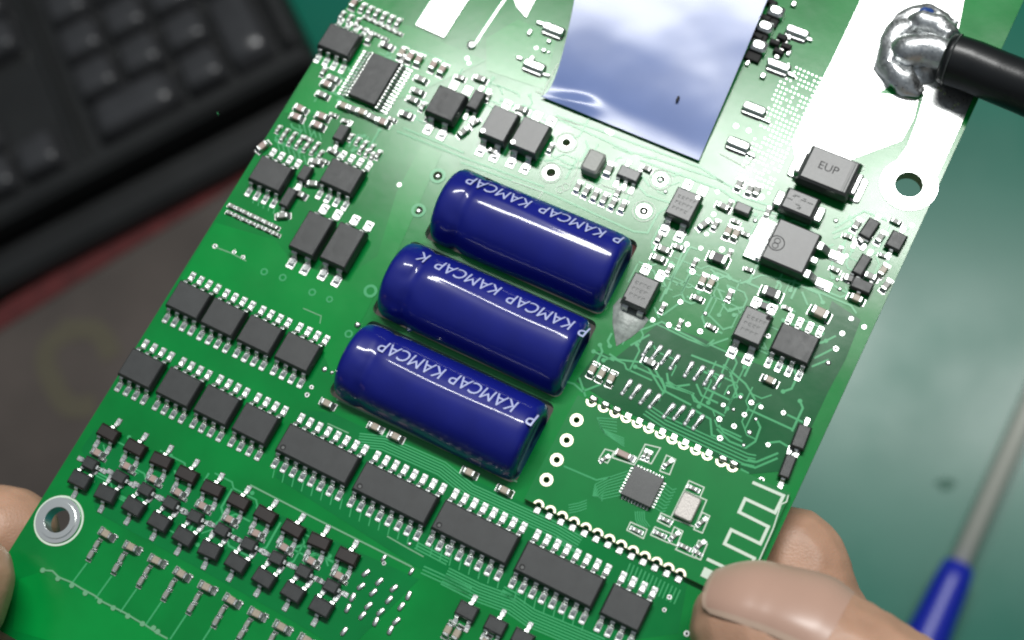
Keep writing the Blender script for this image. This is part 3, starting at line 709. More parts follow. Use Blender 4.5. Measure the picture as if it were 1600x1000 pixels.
# SOT parts
def sot(w, h, z, m='epoxy', up=1, dn=2, name='t', lw=.42):
    g = G(); g.box(0, 0, w, h, .12, z, 0, ch=.12, draft=.22)
    for n_, s_ in ((up, 1), (dn, -1)):
        for k in range(n_):
            x = (k - (n_ - 1) / 2) * (w * .62 if n_ == 2 else w * .36)
            y0 = s_ * (h / 2 - .05)
            vs = []
            for yy, zz in ((0, .55), (.2, .5), (.38, .14), (.75, .12)): vs += [(x - lw / 2, y0 + s_ * yy, zz + .08), (x + lw / 2, y0 + s_ * yy, zz + .08), (x + lw / 2, y0 + s_ * yy, zz - .08), (x - lw / 2, y0 + s_ * yy, zz - .08)]
            fs = [(4 * i + q, 4 * i + (q + 1) % 4, 4 * i + 4 + (q + 1) % 4, 4 * i + 4 + q) for i in range(3) for q in range(4)] + [(12, 13, 14, 15)]
            g.add(vs, fs, 1); g.box(x, y0 + s_ * .85, lw * 1.5, .8, 0, .11, 1, ch=.05, r=.08)
    return g.mesh(name, [m, 'tin'])
S23 = sot(2.6, 1.4, 1.0, 'epoxy_brown'); S23b = sot(2.5, 1.7, 1.05, 'epoxy', up=2, dn=1); S23c = sot(1.5, 1.9, .9, 'epoxy', 1, 1)
for x, y in ((168, 676), (210, 699), (251, 719), (291, 741), (331, 763), (372, 783), (414, 804), (457, 826), (498, 846), (542, 869)):
    link('transistor', S23, board, at(x, y, 1), math.radians(random.uniform(-4, 4)), group='dark transistors in the upper diagonal row near the bottom left').scale = (1.08, 1.2, 1.1)
for x, y in ((152, 707), (198, 728), (239, 748), (278, 769), (316, 790), (358, 811), (400, 833), (444, 855), (486, 876), (529, 899)):
    smd('p', x, y, 0, sc=.95, group='pale parts between the transistor rows'); smd('g', x + 6, y + 9, 0, sc=.5, group='pale parts between the transistor rows')
    o = link('transistor', S23c, board, at(x - 12, y + 17, .8), math.radians(-90 + random.uniform(-4, 4)), group='small transistors between the two dark rows')
    link('bare_pad', smallpad, board, B(x + 2, y + 23), math.radians(70)).scale = (.7, .7, .7)
for x, y in ((124, 749), (165, 771), (208, 791), (248, 815), (287, 838), (327, 859), (369, 879), (412, 903), (457, 925), (501, 948)):
    link('transistor', S23b, board, at(x, y, 1), math.radians(random.uniform(-4, 4)), group='dark transistors in the lower diagonal row near the bottom left').scale = (1.1, 1.12, 1.1)
for x, y, w_, h_, z_, up, dn, r, m in [(744, 157, 1.7, 2.9, 1.3, 2, 2, 0, 'epoxy'), (533, 207, 1.6, 2.4, 1.1, 1, 1, 0, 'epoxy'), (476, 270, 1.5, 2.2, 1.1, 1, 1, 0, 'epoxy'), (450, 308, 1.5, 2.8, 1.1, 1, 1, 0, 'epoxy'),
   (983, 271, 2.9, 1.7, 1.1, 2, 3, 0, 'epoxy_soft'), (1161, 325, 2.2, 1.4, 1.1, 0, 0, 0, 'epoxy_soft'), (1359, 356, 1.6, 2.8, 1.0, 1, 2, -8, 'epoxy'), (1401, 375, 2.0, 2.4, 1.0, 1, 1, -4, 'epoxy'), (1347, 413, 1.4, 2.9, 1.0, 1, 2, -6, 'epoxy'),
   (1347, 445, 2.6, 1.6, 1.0, 2, 1, 0, 'epoxy'), (1252, 682, 1.7, 3.0, 1.1, 1, 1, 4, 'epoxy'), (1231, 728, 1.4, 2.9, 1.0, 2, 1, 4, 'epoxy'), (729, 954, 2.5, 1.8, 1.0, 1, 2, 0, 'epoxy'), (774, 977, 2.5, 1.8, 1.0, 1, 2, 0, 'epoxy'), (816, 997, 2.5, 1.8, 1.0, 1, 2, 0, 'epoxy')]:
    link('transistor', sot(w_, h_, z_, m, up, dn, 'transistor'), board, at(x, y, 1), math.radians(r))
g = G(); g.box(0, 0, 2.3, 3.0, .1, 1.6, 0, ch=.25, r=.3); g.box(0, 0, 2.5, 1.6, 0, .5, 1, ch=.1); g.build('inductor', ['ceramic_grey', 'tin'], board, loc=at(927, 252, 1.4), label='light grey rounded block on the white glare right of the optocoupler pair')
# tall round parts near the holes (pins coming through)
for x, y in ((1032, 281), (1006, 330), (684, 275), (654, 329)):
    g = G(); g.disc((0, 0), .4, -1.0, -.1, 12, dome=.2); g.build('through_pin', ['tin'], board, loc=B(x, y), smooth=False)
# ------------------------------------------------------------------ radio module
C0, C1, C2 = MOD0
mx0 = C0.x; mx1 = C1.x; my1 = (C0.y + C1.y) / 2; my0 = (C2.y + B(1048, 884).y) / 2 - .25; mz = .85
cu = bpy.data.curves.new('m', 'CURVE'); cu.dimensions = '2D'; cu.fill_mode = 'BOTH'; cu.extrude = mz * .05
def mp(px, py): return B(px, py, mz)
hol = [mp(901, 656.5), mp(885.5, 688), mp(870, 718.6), mp(854, 749.8)]
top = [(923, 630), (942, 638.5), (960, 647), (977, 655.5), (994.5, 664), (1012, 673), (1030.5, 681), (1048.5, 690), (1066.6, 698), (1085.6, 706.5), (1103.6, 714.5), (1127, 721), (1144.5, 729)]
bot = [(845.6 + 18.35 * i, 781.5 + 9.15 * i) for i in range(13)]
def edge(y, xs, x0, x1, s_):
    out = [(x0, y)]
    for x in xs:
        for a in range(7):
            tt = math.pi * a / 6; out.append((x - .38 * math.cos(tt), y + s_ * .38 * math.sin(tt)))
    out.append((x1, y)); return out
txs = sorted(mp(*p).x for p in top); bxs = sorted(mp(*p).x for p in bot)
o1 = edge(my0, bxs, mx0, mx1, 1) + list(reversed(edge(my1, txs, mx0, mx1, -1)))
spl(o1)
for h in hol: spl(circ(h, .38, 14))
co = bpy.data.objects.new('tmp', cu); COL.objects.link(co); dg = bpy.context.evaluated_depsgraph_get(); dg.update()
me = bpy.data.meshes.new_from_object(co.evaluated_get(dg)); bpy.data.objects.remove(co)
me.materials.clear(); me.materials.append(MATS['mask_module']); me.materials.append(MATS['fr4'])
for p in me.polygons: p.material_index = 0 if abs(p.normal.z) > .5 else 1
mod = link('radio_module', me, board, (0, 0, mz / 2 + .02), label='small green radio module board with a printed zigzag antenna')
zt = mz / 2
def M2(px, py): p = mp(px, py); return (p.x, p.y)
for h in hol: g = G(); g.disc(h, .78, zt, zt + .05, 24, inner=.39); g.build('plated_hole', ['gold'], mod)
def halfring(x, y, s_, full=False):
    g = G(); n = 10; rs = []
    for i in range(n + 1):
        a = math.pi * i / n; c_, s2 = math.cos(a), math.sin(a) * s_
        rs.append([(x + .66 * c_, y + .66 * s2, zt), (x + .66 * c_, y + .66 * s2, zt + .05), (x + .38 * c_, y + .38 * s2, zt + .05), (x + .38 * c_, y + .38 * s2, -mz / 2)])
    g.loft(rs, 0)
    g.box(x, y - s_ * .45, .75, .75, -mz / 2 - .02, -mz / 2 + .14, 1, ch=.05)
    if full: g.box(x, y - s_ * .5, .95, .6, -mz / 2, zt - .1, 1, ch=.15, r=.1)
    return g
for i, x in enumerate(txs): halfring(x, my1, -1, i in (0, 1, 2, 11, 12)).build('castellation', ['gold', 'tin'], mod)
for x in bxs: halfring(x, my0, 1).build('castellation', ['gold', 'tin'], mod)
g = G()
ant = t([(1030, 20), (1285, 130), (1215, 270), (970, 155), (920, 265), (1160, 385), (1095, 525), (855, 410), (800, 525), (1045, 645), (985, 790)], 980, 750)
g.strip([M2(*p) for p in ant], .36, zt, zt + .04); g.strip([M2(*p) for p in t([(655, 650), (900, 765)], 980, 750)], .36, zt, zt + .045)
x, y = M2(1106, 897); g.box(x, y, 1.3, 1.1, zt, zt + .05); g.build('antenna', ['silk'], mod, label='pale zigzag antenna strip')
g = G(); g.strip([M2(*p) for p in t([(1325, 125), (1310, 180), (1265, 200), (1200, 400), (1050, 740)], 980, 750)], .14, zt, zt + .04)
def mbox(l): g.strip([M2(*p) for p in t(l, 820, 700)], .13, zt, zt + .035, 0, True)
for l in ([(660, 10), (610, 90), (680, 125), (735, 30)], [(750, 20), (930, 90), (900, 140), (720, 80)], [(990, -30), (930, 90), (1040, 130), (1115, 0)], [(1165, 60), (1240, 95), (1190, 220), (1110, 190)],
          [(1350, 270), (1475, 325), (1440, 405), (1310, 350)], [(1310, 350), (1495, 430), (1400, 650), (1200, 575)], [(1460, 530), (1520, 560), (1460, 700), (1390, 670)], [(870, 610), (1005, 670), (975, 745), (840, 675)],
          [(1120, 535), (1230, 585), (1190, 650), (1090, 600)], [(1070, 650), (1215, 710), (1180, 780), (1035, 715)], [(1230, 650), (1300, 685), (1250, 805), (1180, 775)], [(1270, 790), (1430, 850), (1400, 905), (1240, 835)], [(1430, 760), (1500, 790), (1445, 920), (1375, 890)]): mbox(l)
g.build('silkscreen', ['silk'], mod, label='thin white outlines round the tiny parts of the module', kind='stuff')
g = G()
mt = lambda l, w=.12: g.strip([M2(*p) for p in t(l, 820, 700)], w, zt, zt + .03)
for k in range(8): mt([(850 - 8 * k, 190 + 28 * k), (700 - 10 * k, 240 + 26 * k), (580 + 8 * k, 300 + 20 * k), (560 + 8 * k, 400)])
for k in range(8): mt([(1155 - 14 * k, 300 + 26 * k), (1215 - 13 * k, 345 + 26 * k), (1250 - 13 * k, 335 + 26 * k)])
for k in range(5): mt([(980 - 18 * k, 520), (985 - 18 * k, 590), (1030 - 22 * k, 650)])
for k in range(4): mt([(510, 430 + 22 * k), (440, 455 + 22 * k), (360, 470 + 22 * k)])
for k in range(5): g.strip([M2(*p) for p in t([(600, 500 + 26 * k), (440 + 8 * k, 490 + 22 * k), (470 + 8 * k, 580 + 10 * k), (660, 660 + 16 * k)], 850, 560)], .12, zt, zt + .03)
mt([(320, 150), (590, 265), (700, 240)], .2)
g.build('trace', ['mask_trace'], mod, kind='stuff', label='fine raised traces of the radio module')
def onmod(px, py): p = mp(px, py); return Vector((p.x, p.y, zt))
q = link('module_chip', body_mesh(3.75, 3.75, .8, 'epoxy_soft', z0=0, ch=.05, draft=.05), mod, onmod(1004, 762), label='square grey chip in the middle of the radio module')
# QFN pads belong to the module (third level)
g = G()
cx, cy, _ = onmod(1004, 762)
for s_ in (-1, 1):
    for k in range(9):
        g.box(cx + (k - 4) * .38, cy + s_ * 1.98, .18, .42, zt, zt + .06); g.box(cx + s_ * 1.98, cy + (k - 4) * .38, .42, .18, zt, zt + .06)
g.build('chip_pads', ['tin'], mod, kind='stuff')
g = G(); g.box(0, 0, 2.2, 2.95, 0, .75, 0, ch=.12, r=.2); g.build('crystal', ['crystal'], mod, loc=onmod(1074, 794), label='silver crystal can on the radio module')
for x, y, r, s_ in t4 if False else [(a, b, c, d) for (a, b), c, d in zip(t([(655, 90), (830, 65), (985, 55), (1020, 70), (1175, 130), (1385, 335), (1455, 610), (920, 680), (1160, 595), (1110, 710), (1230, 725), (1310, 815), (1420, 865), (1440, 800)], 820, 700), [60, 0, 90, 90, 65, 0, 65, 0, 0, 0, 65, 0, 0, 65], [.9, 1.5, .9, .9, 1, 1, 1, 1, 1, 1, 1, 1, .8, 1])]:
    o = link('resistor', RM['s'], mod, onmod(x, y), math.radians(r)); o.scale = (s_,) * 3
g = G(); g.box(0, 0, 1.5, .7, 0, .5, 0, ch=.08); g.build('ceramic_capacitor', ['ceramic_pink'], mod, loc=onmod(974, 711)); 
# ------------------------------------------------------------------ clear glue patch
g = G(); P = pts((969, 465), (1014, 499), (1005, 512), (985, 528), (963, 541), (957, 505), (958, 478)); c = sum(P, Vector()) / len(P)
vs = [(p.x, p.y, .05) for p in P] + [(c.x + (p.x - c.x) * .8, c.y + (p.y - c.y) * .8, .28) for p in P] + [(c.x, c.y, .33)]
n = len(P); fs = [(i, (i + 1) % n, n + (i + 1) % n, n + i) for i in range(n)] + [(n + i, n + (i + 1) % n, 2 * n) for i in range(n)]
g.add(vs, fs); g.build('glue_patch', ['glue'], board, smooth=True, label='greyish patch of dried clear glue below the printed optocoupler')
# ------------------------------------------------------------------ blue foil (a curled sheet with thickness)
q00 = B(845, 150, .55); q10 = B(1092, 250, .6); q11 = B(1212, -30, 2.2); q01 = B(905, -40, 1.8); 
NU, NV = 48, 48; vs = []; fs = []
qm = B(874, 100, 1.0)
for j in range(NV + 1):
    v = j / NV
    for i in range(NU + 1):
        u = i / NU
        le = (q00 * (1 - v) ** 2 + (qm * 2 - (q00 + q01) * .5) * (2 * v * (1 - v)) + q01 * v * v)
        p = le * (1 - u) + (q10 * (1 - v) + q11 * v) * u
        t0 = v - (.26 * (1 - u) ** 1.5 + .03)
        z = .5 + 1.9 * (t0 if t0 > .06 else .06 * math.exp((t0 - .06) / .06)) + .25 * math.exp(-((u - .2) / .12) ** 2 - ((v - .12) / .10) ** 2)
        z += .075 * noise.noise(Vector((p.x * .13, p.y * .13, 3))) + .006 * noise.noise(Vector((p.x * .4, p.y * .4, 8)))
        vs.append((p.x, p.y, z))
m0 = len(vs)
vs += [(a, b, c - .12) for a, b, c in vs]
W_ = NU + 1
for j in range(NV):
    for i in range(NU):
        a = j * W_ + i; fs += [(a, a + 1, a + 1 + W_, a + W_), (m0 + a + W_, m0 + a + 1 + W_, m0 + a + 1, m0 + a)]
for i in range(NU): fs += [(m0 + i, m0 + i + 1, i + 1, i), (NV * W_ + i, NV * W_ + i + 1, m0 + NV * W_ + i + 1, m0 + NV * W_ + i)]
for j in range(NV): fs += [(j * W_, (j + 1) * W_, m0 + (j + 1) * W_, m0 + j * W_), (m0 + j * W_ + NU, m0 + (j + 1) * W_ + NU, (j + 1) * W_ + NU, j * W_ + NU)]
g = G(); g.add(vs, fs); me = g.mesh('foil', ['film']); angsmooth(me, 40)
link('foil_sheet', me, board, label='glossy pale blue foil sheet stuck over the parts at the top centre')
g = G(); p = B(1059, 155, 1.2); g.box(p.x, p.y, .28, .75, .9, 1.42, 0, r=.1); g.build('speck', ['dark'], board)
g = G(); p = B(1020, 60, 0); g.box(p.x, p.y, 8, 6, 0, .7, 0, ch=.1); g.build('covered_chip', ['epoxy'], board)
# ------------------------------------------------------------------ solder joint of the cable and the cable
def blob(path, rads, name, m, parent, amp=.12, n=18, sub=5, smooth=True, label=None, fz=1.0, nscale=.9):
    P = [Vector(p) for p in path]; Q = []; R = []
    for i in range(len(P) - 1):
        p0 = P[max(i - 1, 0)]; p1 = P[i]; p2 = P[i + 1]; p3 = P[min(i + 2, len(P) - 1)]
        for s_ in range(sub):
            u = s_ / sub
            Q.append(.5 * ((2 * p1) + (p2 - p0) * u + (2 * p0 - 5 * p1 + 4 * p2 - p3) * u * u + (3 * p1 - p0 - 3 * p2 + p3) * u ** 3)); R.append(rads[i] * (1 - u) + rads[i + 1] * u)
    Q.append(P[-1]); R.append(rads[-1])
    g = G(); g.tube(Q, R, n)
    for i, v in enumerate(g.v):
        d = noise.noise(Vector(v) * nscale) * amp + noise.noise(Vector(v) * nscale * 3.1) * amp * .45; z = v[2] * fz
        g.v[i] = (v[0] + d, v[1] + d * .7, max(z + d, .02))
    me = g.mesh(name, [m], smooth=True); return link(name, me, parent, label=label)
b_ = lambda x, y, z: B(x, y, z)
sj = blob([b_(1492, 40, .4), b_(1462, 22, .8), b_(1425, 28, 1.1), b_(1400, 58, 1.3), b_(1398, 95, 1.3), b_(1414, 126, 1.0), b_(1436, 148, .4)], [.5, 1.3, 1.7, 1.8, 1.9, 1.8, .7], 'solder_mound', 'solder', board, amp=.6, fz=.75, label='shiny curved mound of solder holding the black cable', nscale=.55)
blob([b_(1400, 85, .3), b_(1418, 80, 1.7), b_(1450, 78, 2.3), b_(1490, 90, 3.3)], [1.6, 2.2, 2.1, 1.8], 'stripped_wire', 'solder', board, amp=.25, label='tinned end of the cable core', nscale=.7)
g = G(); nn = 40
for rr_, zz_ in ():
    pass
rs_ = []
cc_ = B(1440, 88)
for kk, (rr_, zz_) in enumerate(((4.6, .05), (4.2, .35), (3.6, .65), (2.4, .95), (1.0, 1.0))):
    rs_.append([(cc_.x + rr_ * math.cos(a) * .82 * (1 + .12 * noise.noise(Vector((math.cos(a) * 1.7, math.sin(a) * 1.7, kk * .4)))), cc_.y + rr_ * math.sin(a) * (1 + .12 * noise.noise(Vector((math.cos(a) * 1.7, math.sin(a) * 1.7, kk * .4 + 5)))), zz_ + .25 * noise.noise(Vector((rr_ * math.cos(a), rr_ * math.sin(a), 2)))) for a in [2 * math.pi * i / nn for i in range(nn)]])
g.loft(rs_); g.build('solder_skirt', ['solder'], board, smooth=True)
blob([b_(1412, 40, .6), b_(1440, 34, 1.7), b_(1468, 44, 1.9), b_(1486, 60, 2.4)], [.7, 1.5, 1.6, 1.3], 'solder_mound', 'solder', board, amp=.3, nscale=.7)
blob([b_(1428, 28, 2.35), b_(1445, 20, 2.3), b_(1458, 20, 2.1)], [.3, .75, .3], 'solder_reflection', 'reflection_blue', board, amp=.1)  # blue blob stands in for a reflection on the shiny solder
g = G(); g.poly([bb(p) for p in pts((1372, 146), (1390, 135), (1410, 130), (1443, 150), (1440, 157), (1420, 154), (1400, 149))], 0, .13); g.build('copper_pour', ['mask_pour'], board)
g = G(); g.poly([bb(p) for p in pts((1373, 92), (1382, 88), (1388, 110), (1384, 120), (1374, 104))], 0, .14); g.build('flux_stain', ['ceramic_tan'], board)
cab = bpy.data.objects.new('cable', None); COL.objects.link(cab); cab.matrix_world = MB_BOARD @ Matrix.Translation(B(1482, 92, 3.6) * .1)
cab['label'] = 'thick black rubber cable soldered to the board at the top right'; cab['category'] = 'cable'
o_ = B(1482, 92, 3.6)
path = [b_(1478, 90, 3.3), b_(1520, 104, 3.6), b_(1560, 121, 4.2), b_(1600, 137, 5.0), b_(1700, 180, 7.5), b_(1850, 235, 8.0), b_(2100, 300, 2.0)]
path = [p - o_ for p in path]
g = G(); Q = []; 
for i in range(len(path) - 1):
    for s_ in range(6): Q.append(path[i].lerp(path[i + 1], s_ / 6))
Q.append(path[-1])
g.tube(Q, [3.0] + [3.15] * (len(Q) - 1), 28); me = g.mesh('jacket', ['rubber'], smooth=True); link('jacket', me, cab)
g = G(); g.tube([path[0] - (path[1] - path[0]).normalized() * .15, path[0] + (path[1] - path[0]).normalized() * .9], [2.6, 3.3], 28); link('jacket_end', g.mesh('jacket_end', ['rubber_grey']), cab)
g = G(); v = B(1505, 157); 
for x, y in ((1470, 142), (1476, 147), (1466, 138), (1492, 165), (1488, 170), (1497, 163)): g.disc(B(x, y), .16, .08, .13, 7)
g.build('flux_specks', ['fr4'], board, kind='stuff')
# ================================================================== table and the things on it
g = G(); m_ = 260
g.add([(-m_, -m_, 0), (m_, -m_, 0), (m_, m_, 0), (-m_, m_, 0)], [(0, 1, 2, 3)])
mt_ = mat('bench_mat', (.007, .165, .108), .27, noise_amt=.10, noise_scale=.12, bump=.25, bump_scale=.35, rvar=.05, spec=.31)
g.build('table_mat', ['bench_mat'], None, scale=1, kind='structure', label='glossy green bench mat')
def tmesh(name, pts2, z0, z1, mats, parent=None, loc=(0, 0, 0), **kw):
    g = G(); g.poly(pts2, z0, z1); return g.build(name, mats, parent, scale=1, loc=loc, **kw)
# brown-grey pad with red border under the keyboard
pa = [T(-500, 760), T(430, 232), T(560, 420), T(-400, 1900)]
a = T(0, 497, .4); b = T(420, 238, .4); d = (b - a).normalized(); nrm = Vector((-d.y, d.x, 0))
dn = -nrm
pad = bpy.data.objects.new('desk_pad', None); COL.objects.link(pad); pad.location = (a.x, a.y, 0)
pad['label'] = 'dark grey-brown desk pad with a red border, left under the board'; pad['category'] = 'desk pad'
o_ = Vector((a.x, a.y, 0))
A_ = a - d * 25; B_ = b + d * 9; A2 = A_ + dn * 19; B2 = B_ + dn * 19
mat('pad_top', (.078, .063, .054), .6, noise_amt=.25, noise_scale=.25)
mat('pad_mark', (.100, .088, .056), .6, noise_amt=.2)
rel = lambda p: ((p - o_).x, (p - o_).y)
tmesh('pad_sheet', [rel(A_), rel(A2), rel(B2), rel(B_)], .01, .35, ['pad_top'], pad)
g = G(); g.strip([rel(A_ - d * .3), rel(B_ + d * .3), rel(B2 + d * .3), rel(A2 - d * .3)], .9, .005, .42, 0, True); g.build('red_border', ['red_trim'], pad, scale=1)
c = T(120, 585, .36); g = G(); Pm = []
for i in range(22):
    tt = 2 * math.pi * i / 22; x_, y_ = 128 + 55 * math.cos(tt), 575 + 62 * math.sin(tt)
    p = T(x_ + 6 * math.sin(3 * tt), y_, .36); Pm.append(rel(p))
g.strip(Pm[4:], .8, .35, .37, 0, False); g.build('printed_ring', ['pad_mark'], pad, scale=1, label='faint yellowish ring printed on the pad')
g = G(); g.strip([rel(T(95, 508, .36)), rel(T(150, 512, .36)), rel(T(175, 535, .36))], .5, .35, .372); g.build('printed_mark', ['pad_mark'], pad, scale=1)
# ---- keyboard
KH = 2.6
kc = T(490, 88, KH); kl = T(0, 345, KH); ku = T(438, 0, KH)
dx = (kl - kc).normalized(); dy_ = (ku - kc); dy_ = (dy_ - dx * dy_.dot(dx)).normalized()
kb = bpy.data.objects.new('keyboard', None); COL.objects.link(kb)
kb.matrix_world = Matrix(((dx.x, dy_.x, 0, kc.x), (dx.y, dy_.y, 0, kc.y), (0, 0, 1, 0), (0, 0, 0, 1)))
kb['label'] = 'blurred black keyboard with its corner pointing at the board, top left'; kb['category'] = 'keyboard'
sgn = 1 if dx.cross(dy_).z > 0 else -1
def kbox(name, x0, x1, y0, y1, z0, z1, m, ch=.12, r=.2, parent=kb, **kw):
    g = G(); g.box((x0 + x1) / 2, (y0 + y1) / 2, x1 - x0, y1 - y0, z0, z1, 0, ch=ch, r=r); return g.build(name, [m], parent, scale=1, **kw)
kbox('case', 0, 44, 0, 17, .3, KH - .75, 'key_body', .1, .5)
kbox('side_shade_lip', 0, 44, -1.7, -.02, .4, 1.3, 'key_body', .3, .3); kbox('rim', 0, 44, 0, .9, .25, KH, 'key_body', .25, .3); kbox('rim', 0, .9, .95, 17, .25, KH - .02, 'key_body', .25, .3)  # added black lip stands in for the keyboard's dark side and shadow
kbox('rim', 9.35, 9.75, .95, 17, .5, KH - .35, 'key_body', .1, .1)
def keycap(x, y, w_=1.75, h_=1.75, cap=None):
    g = G(); z0, z1 = KH - .72, KH + .0
    R = []
    for ww, hh, z, s2 in ((w_, h_, z0, 0), (w_ * .95, h_ * .95, z0 + .3, 0), (w_ * .80, h_ * .80, z1 - .06, .03), (w_ * .70, h_ * .70, z1 + .02, 0), (w_ * .4, h_ * .4, z1 + .05, 0)):
        R.append([(sx * ww / 2 * k1, sy * hh / 2 * k2, z) for sx, sy, k1, k2 in ((1, 1, 1, .8), (1, 1, .8, 1), (-1, 1, .8, 1), (-1, 1, 1, .8), (-1, -1, 1, .8), (-1, -1, .8, 1), (1, -1, .8, 1), (1, -1, 1, .8))])
    g.loft(R); return g
def addkey(me_, x, y):
    o = bpy.data.objects.new('key', me_); COL.objects.link(o); o.parent = kb; o.location = (x, y, 0); return o
KS = keycap(0, 0)
def cm(g_): return g_.mesh('key', ['key_plastic'], scale=1)
KM = cm(keycap(0, 0)); KM1 = cm(keycap(0, 0, 1.75, 3.65)); KM2 = cm(keycap(0, 0, 3.65, 1.75))
for m in (KM, KM1, KM2): angsmooth(m, 40)
P_ = 1.93
for i in range(4):
    for j in range(7):
        x = 1.15 + P_ * (i + .5); y = 1.15 + P_ * (j + .5)
        if i == 0 and j in (0, 2): addkey(KM1, x, y + P_ / 2)
        elif i == 0 and j in (1, 3): continue
        elif j == 0 and i == 2: addkey(KM2, x + P_ / 2, y)
        elif j == 0 and i == 3: continue
        else: addkey(KM, x, y)
for i in range(3):
    for j in range(7):
        if j in (2,) or (j == 1 and i != 1): continue
        addkey(KM, 10.1 + P_ * (i + .5), 1.15 + P_ * (j + .5))
for i in range(12):
    for j in range(7): addkey(KM, 16.6 + P_ * (i + .5), 1.15 + P_ * (j + .5))
# ---- screwdriver
p0 = T(1660, 520, .8); p1 = T(1500, 880, 1.0); p2 = T(1405, 1090, 1.0)
sd = bpy.data.objects.new('screwdriver', None); COL.objects.link(sd); sd.location = (p1.x, p1.y, 0)
sd['label'] = 'screwdriver with blue handle and steel shaft lying on the green mat'; sd['category'] = 'screwdriver'
o_ = Vector((p1.x, p1.y, 0)); dd = (p0 - p1).normalized()
g = G(); g.tube([p1 - o_ - dd * .5, p1 - o_ + dd * 9, p1 - o_ + dd * 14, p1 - o_ + dd * 14.4], [.32, .32, .30, .15], 16); g.build('shaft', ['steel'], sd, scale=1, smooth=True)
g = G(); Q = [0, .1, .6, 1.2, 1.8, 3, 5, 8, 10, 10.5]; R = [.30, .48, .54, .58, .60, .70, .84, .92, .85, .4]
g.tube([p1 - o_ - dd * q for q in Q], R, 20); g.build('handle', ['handle_blue'], sd, scale=1, smooth=True)
# small brown speck on the mat
p = T(1478, 757, 0); g = G(); g.poly([(.3 * math.cos(a) * (1 + .3 * math.sin(3 * a)), .2 * math.sin(a)) for a in [i * .5 for i in range(12)]], .004, .03)
mat('dirt', (.05, .155, .11), .6, noise_amt=.3); g.build('dirt_spot', ['dirt'], None, scale=1, loc=(p.x, p.y, 0), label='small brownish crumb on the green mat left of the screwdriver', cat='crumb')
# ================================================================== hands
def hand(name, chains, label, nail=None, palm=None, vox=.045):
    """chains: lists of (board mm point, radius mm); joined, voxel-remeshed into one surface"""
    g = G()
    for ch in chains:
        for i in range(len(ch) - 1):
            (p, r), (q, s_) = ch[i], ch[i + 1]; p = Vector(p); q = Vector(q)
            n = max(2, int((q - p).length / (min(r, s_) * .22)))
            for k in range(n + (1 if i == len(ch) - 2 else 0)):
                u = k / n; c = p.lerp(q, u); rr = r + (s_ - r) * (3 * u * u - 2 * u ** 3)
                nn = 12; rings = []
                for a in range(1, 8):
                    th = math.pi * a / 8
                    rings.append([(c.x + rr * math.sin(th) * math.cos(2 * math.pi * b / nn), c.y + rr * math.sin(th) * math.sin(2 * math.pi * b / nn), c.z + rr * math.cos(th)) for b in range(nn)])
                g.loft(rings)
    me = g.mesh(name, ['skin'], smooth=True)
    o = bpy.data.objects.new(name, me); COL.objects.link(o)
    md = o.modifiers.new('r', 'REMESH'); md.mode = 'VOXEL'; md.voxel_size = vox; md.use_smooth_shade = True
    sm = o.modifiers.new('s', 'SMOOTH'); sm.iterations = 7; sm.factor = .6
    d = bpy.context.evaluated_depsgraph_get(); d.update()
    m2 = bpy.data.meshes.new_from_object(o.evaluated_get(d)); bpy.data.objects.remove(o)
    m2.polygons.foreach_set('use_smooth', [True] * len(m2.polygons)); m2.materials.clear(); m2.materials.append(MATS['skin'])
    o = bpy.data.objects.new(name, m2); COL.objects.link(o); o.matrix_world = MB_BOARD
    o['label'] = label; o['category'] = 'hand'
    return o
def bz(x, y, z): return B(x, y, z)
# right hand: thumb on top of the board, index finger curling up from below
thumb = [(bz(1178, 985, 7.0), 6.9), (bz(1204, 994, 7.3), 7.4), (bz(1262, 1020, 7.8), 8.0), (bz(1340, 1070, 8.5), 8.2), (bz(1420, 1130, 9), 8.6), (bz(1520, 1230, 6), 9.6), (bz(1640, 1380, -4), 12), (bz(1720, 1560, -14), 15)]
index = [(bz(1238, 868, -9.2), 5.9), (bz(1244, 890, -9.6), 6.6), (bz(1252, 945, -10.5), 7.1), (bz(1300, 1040, -13), 7.6), (bz(1400, 1150, -17), 8.2), (bz(1560, 1260, -18), 9), (bz(1760, 1380, -20), 11)]
mid = [(bz(1120, 930, -11), 6.4), (bz(1150, 990, -12.5), 7.2), (bz(1230, 1080, -16), 7.7), (bz(1360, 1220, -22), 8.3), (bz(1540, 1330, -24), 9.2), (bz(1740, 1450, -24), 11)]
ring = [(bz(1050, 990, -12), 6.2), (bz(1080, 1060, -14), 7), (bz(1170, 1150, -19), 7.5), (bz(1320, 1300, -26), 8), (bz(1520, 1420, -28), 9), (bz(1720, 1520, -27), 11)]
pink = [(bz(1020, 1110, -13), 5.2), (bz(1060, 1170, -16), 6), (bz(1160, 1260, -22), 6.4), (bz(1320, 1390, -28), 7), (bz(1520, 1500, -30), 8.4), (bz(1710, 1600, -28), 11)]
wr = [(bz(1740, 1400, -20), 12), (bz(1860, 1560, -22), 17), (bz(2000, 1700, -30), 19), (bz(2200, 1900, -40), 22)]
wr2 = [(bz(1720, 1560, -20), 14), (bz(1900, 1720, -26), 18), (bz(2150, 1960, -40), 22)]
rh = hand('hand', [thumb, index, mid, ring, pink, wr, wr2], 'right hand gripping the board corner, thumbnail on top and index finger behind')
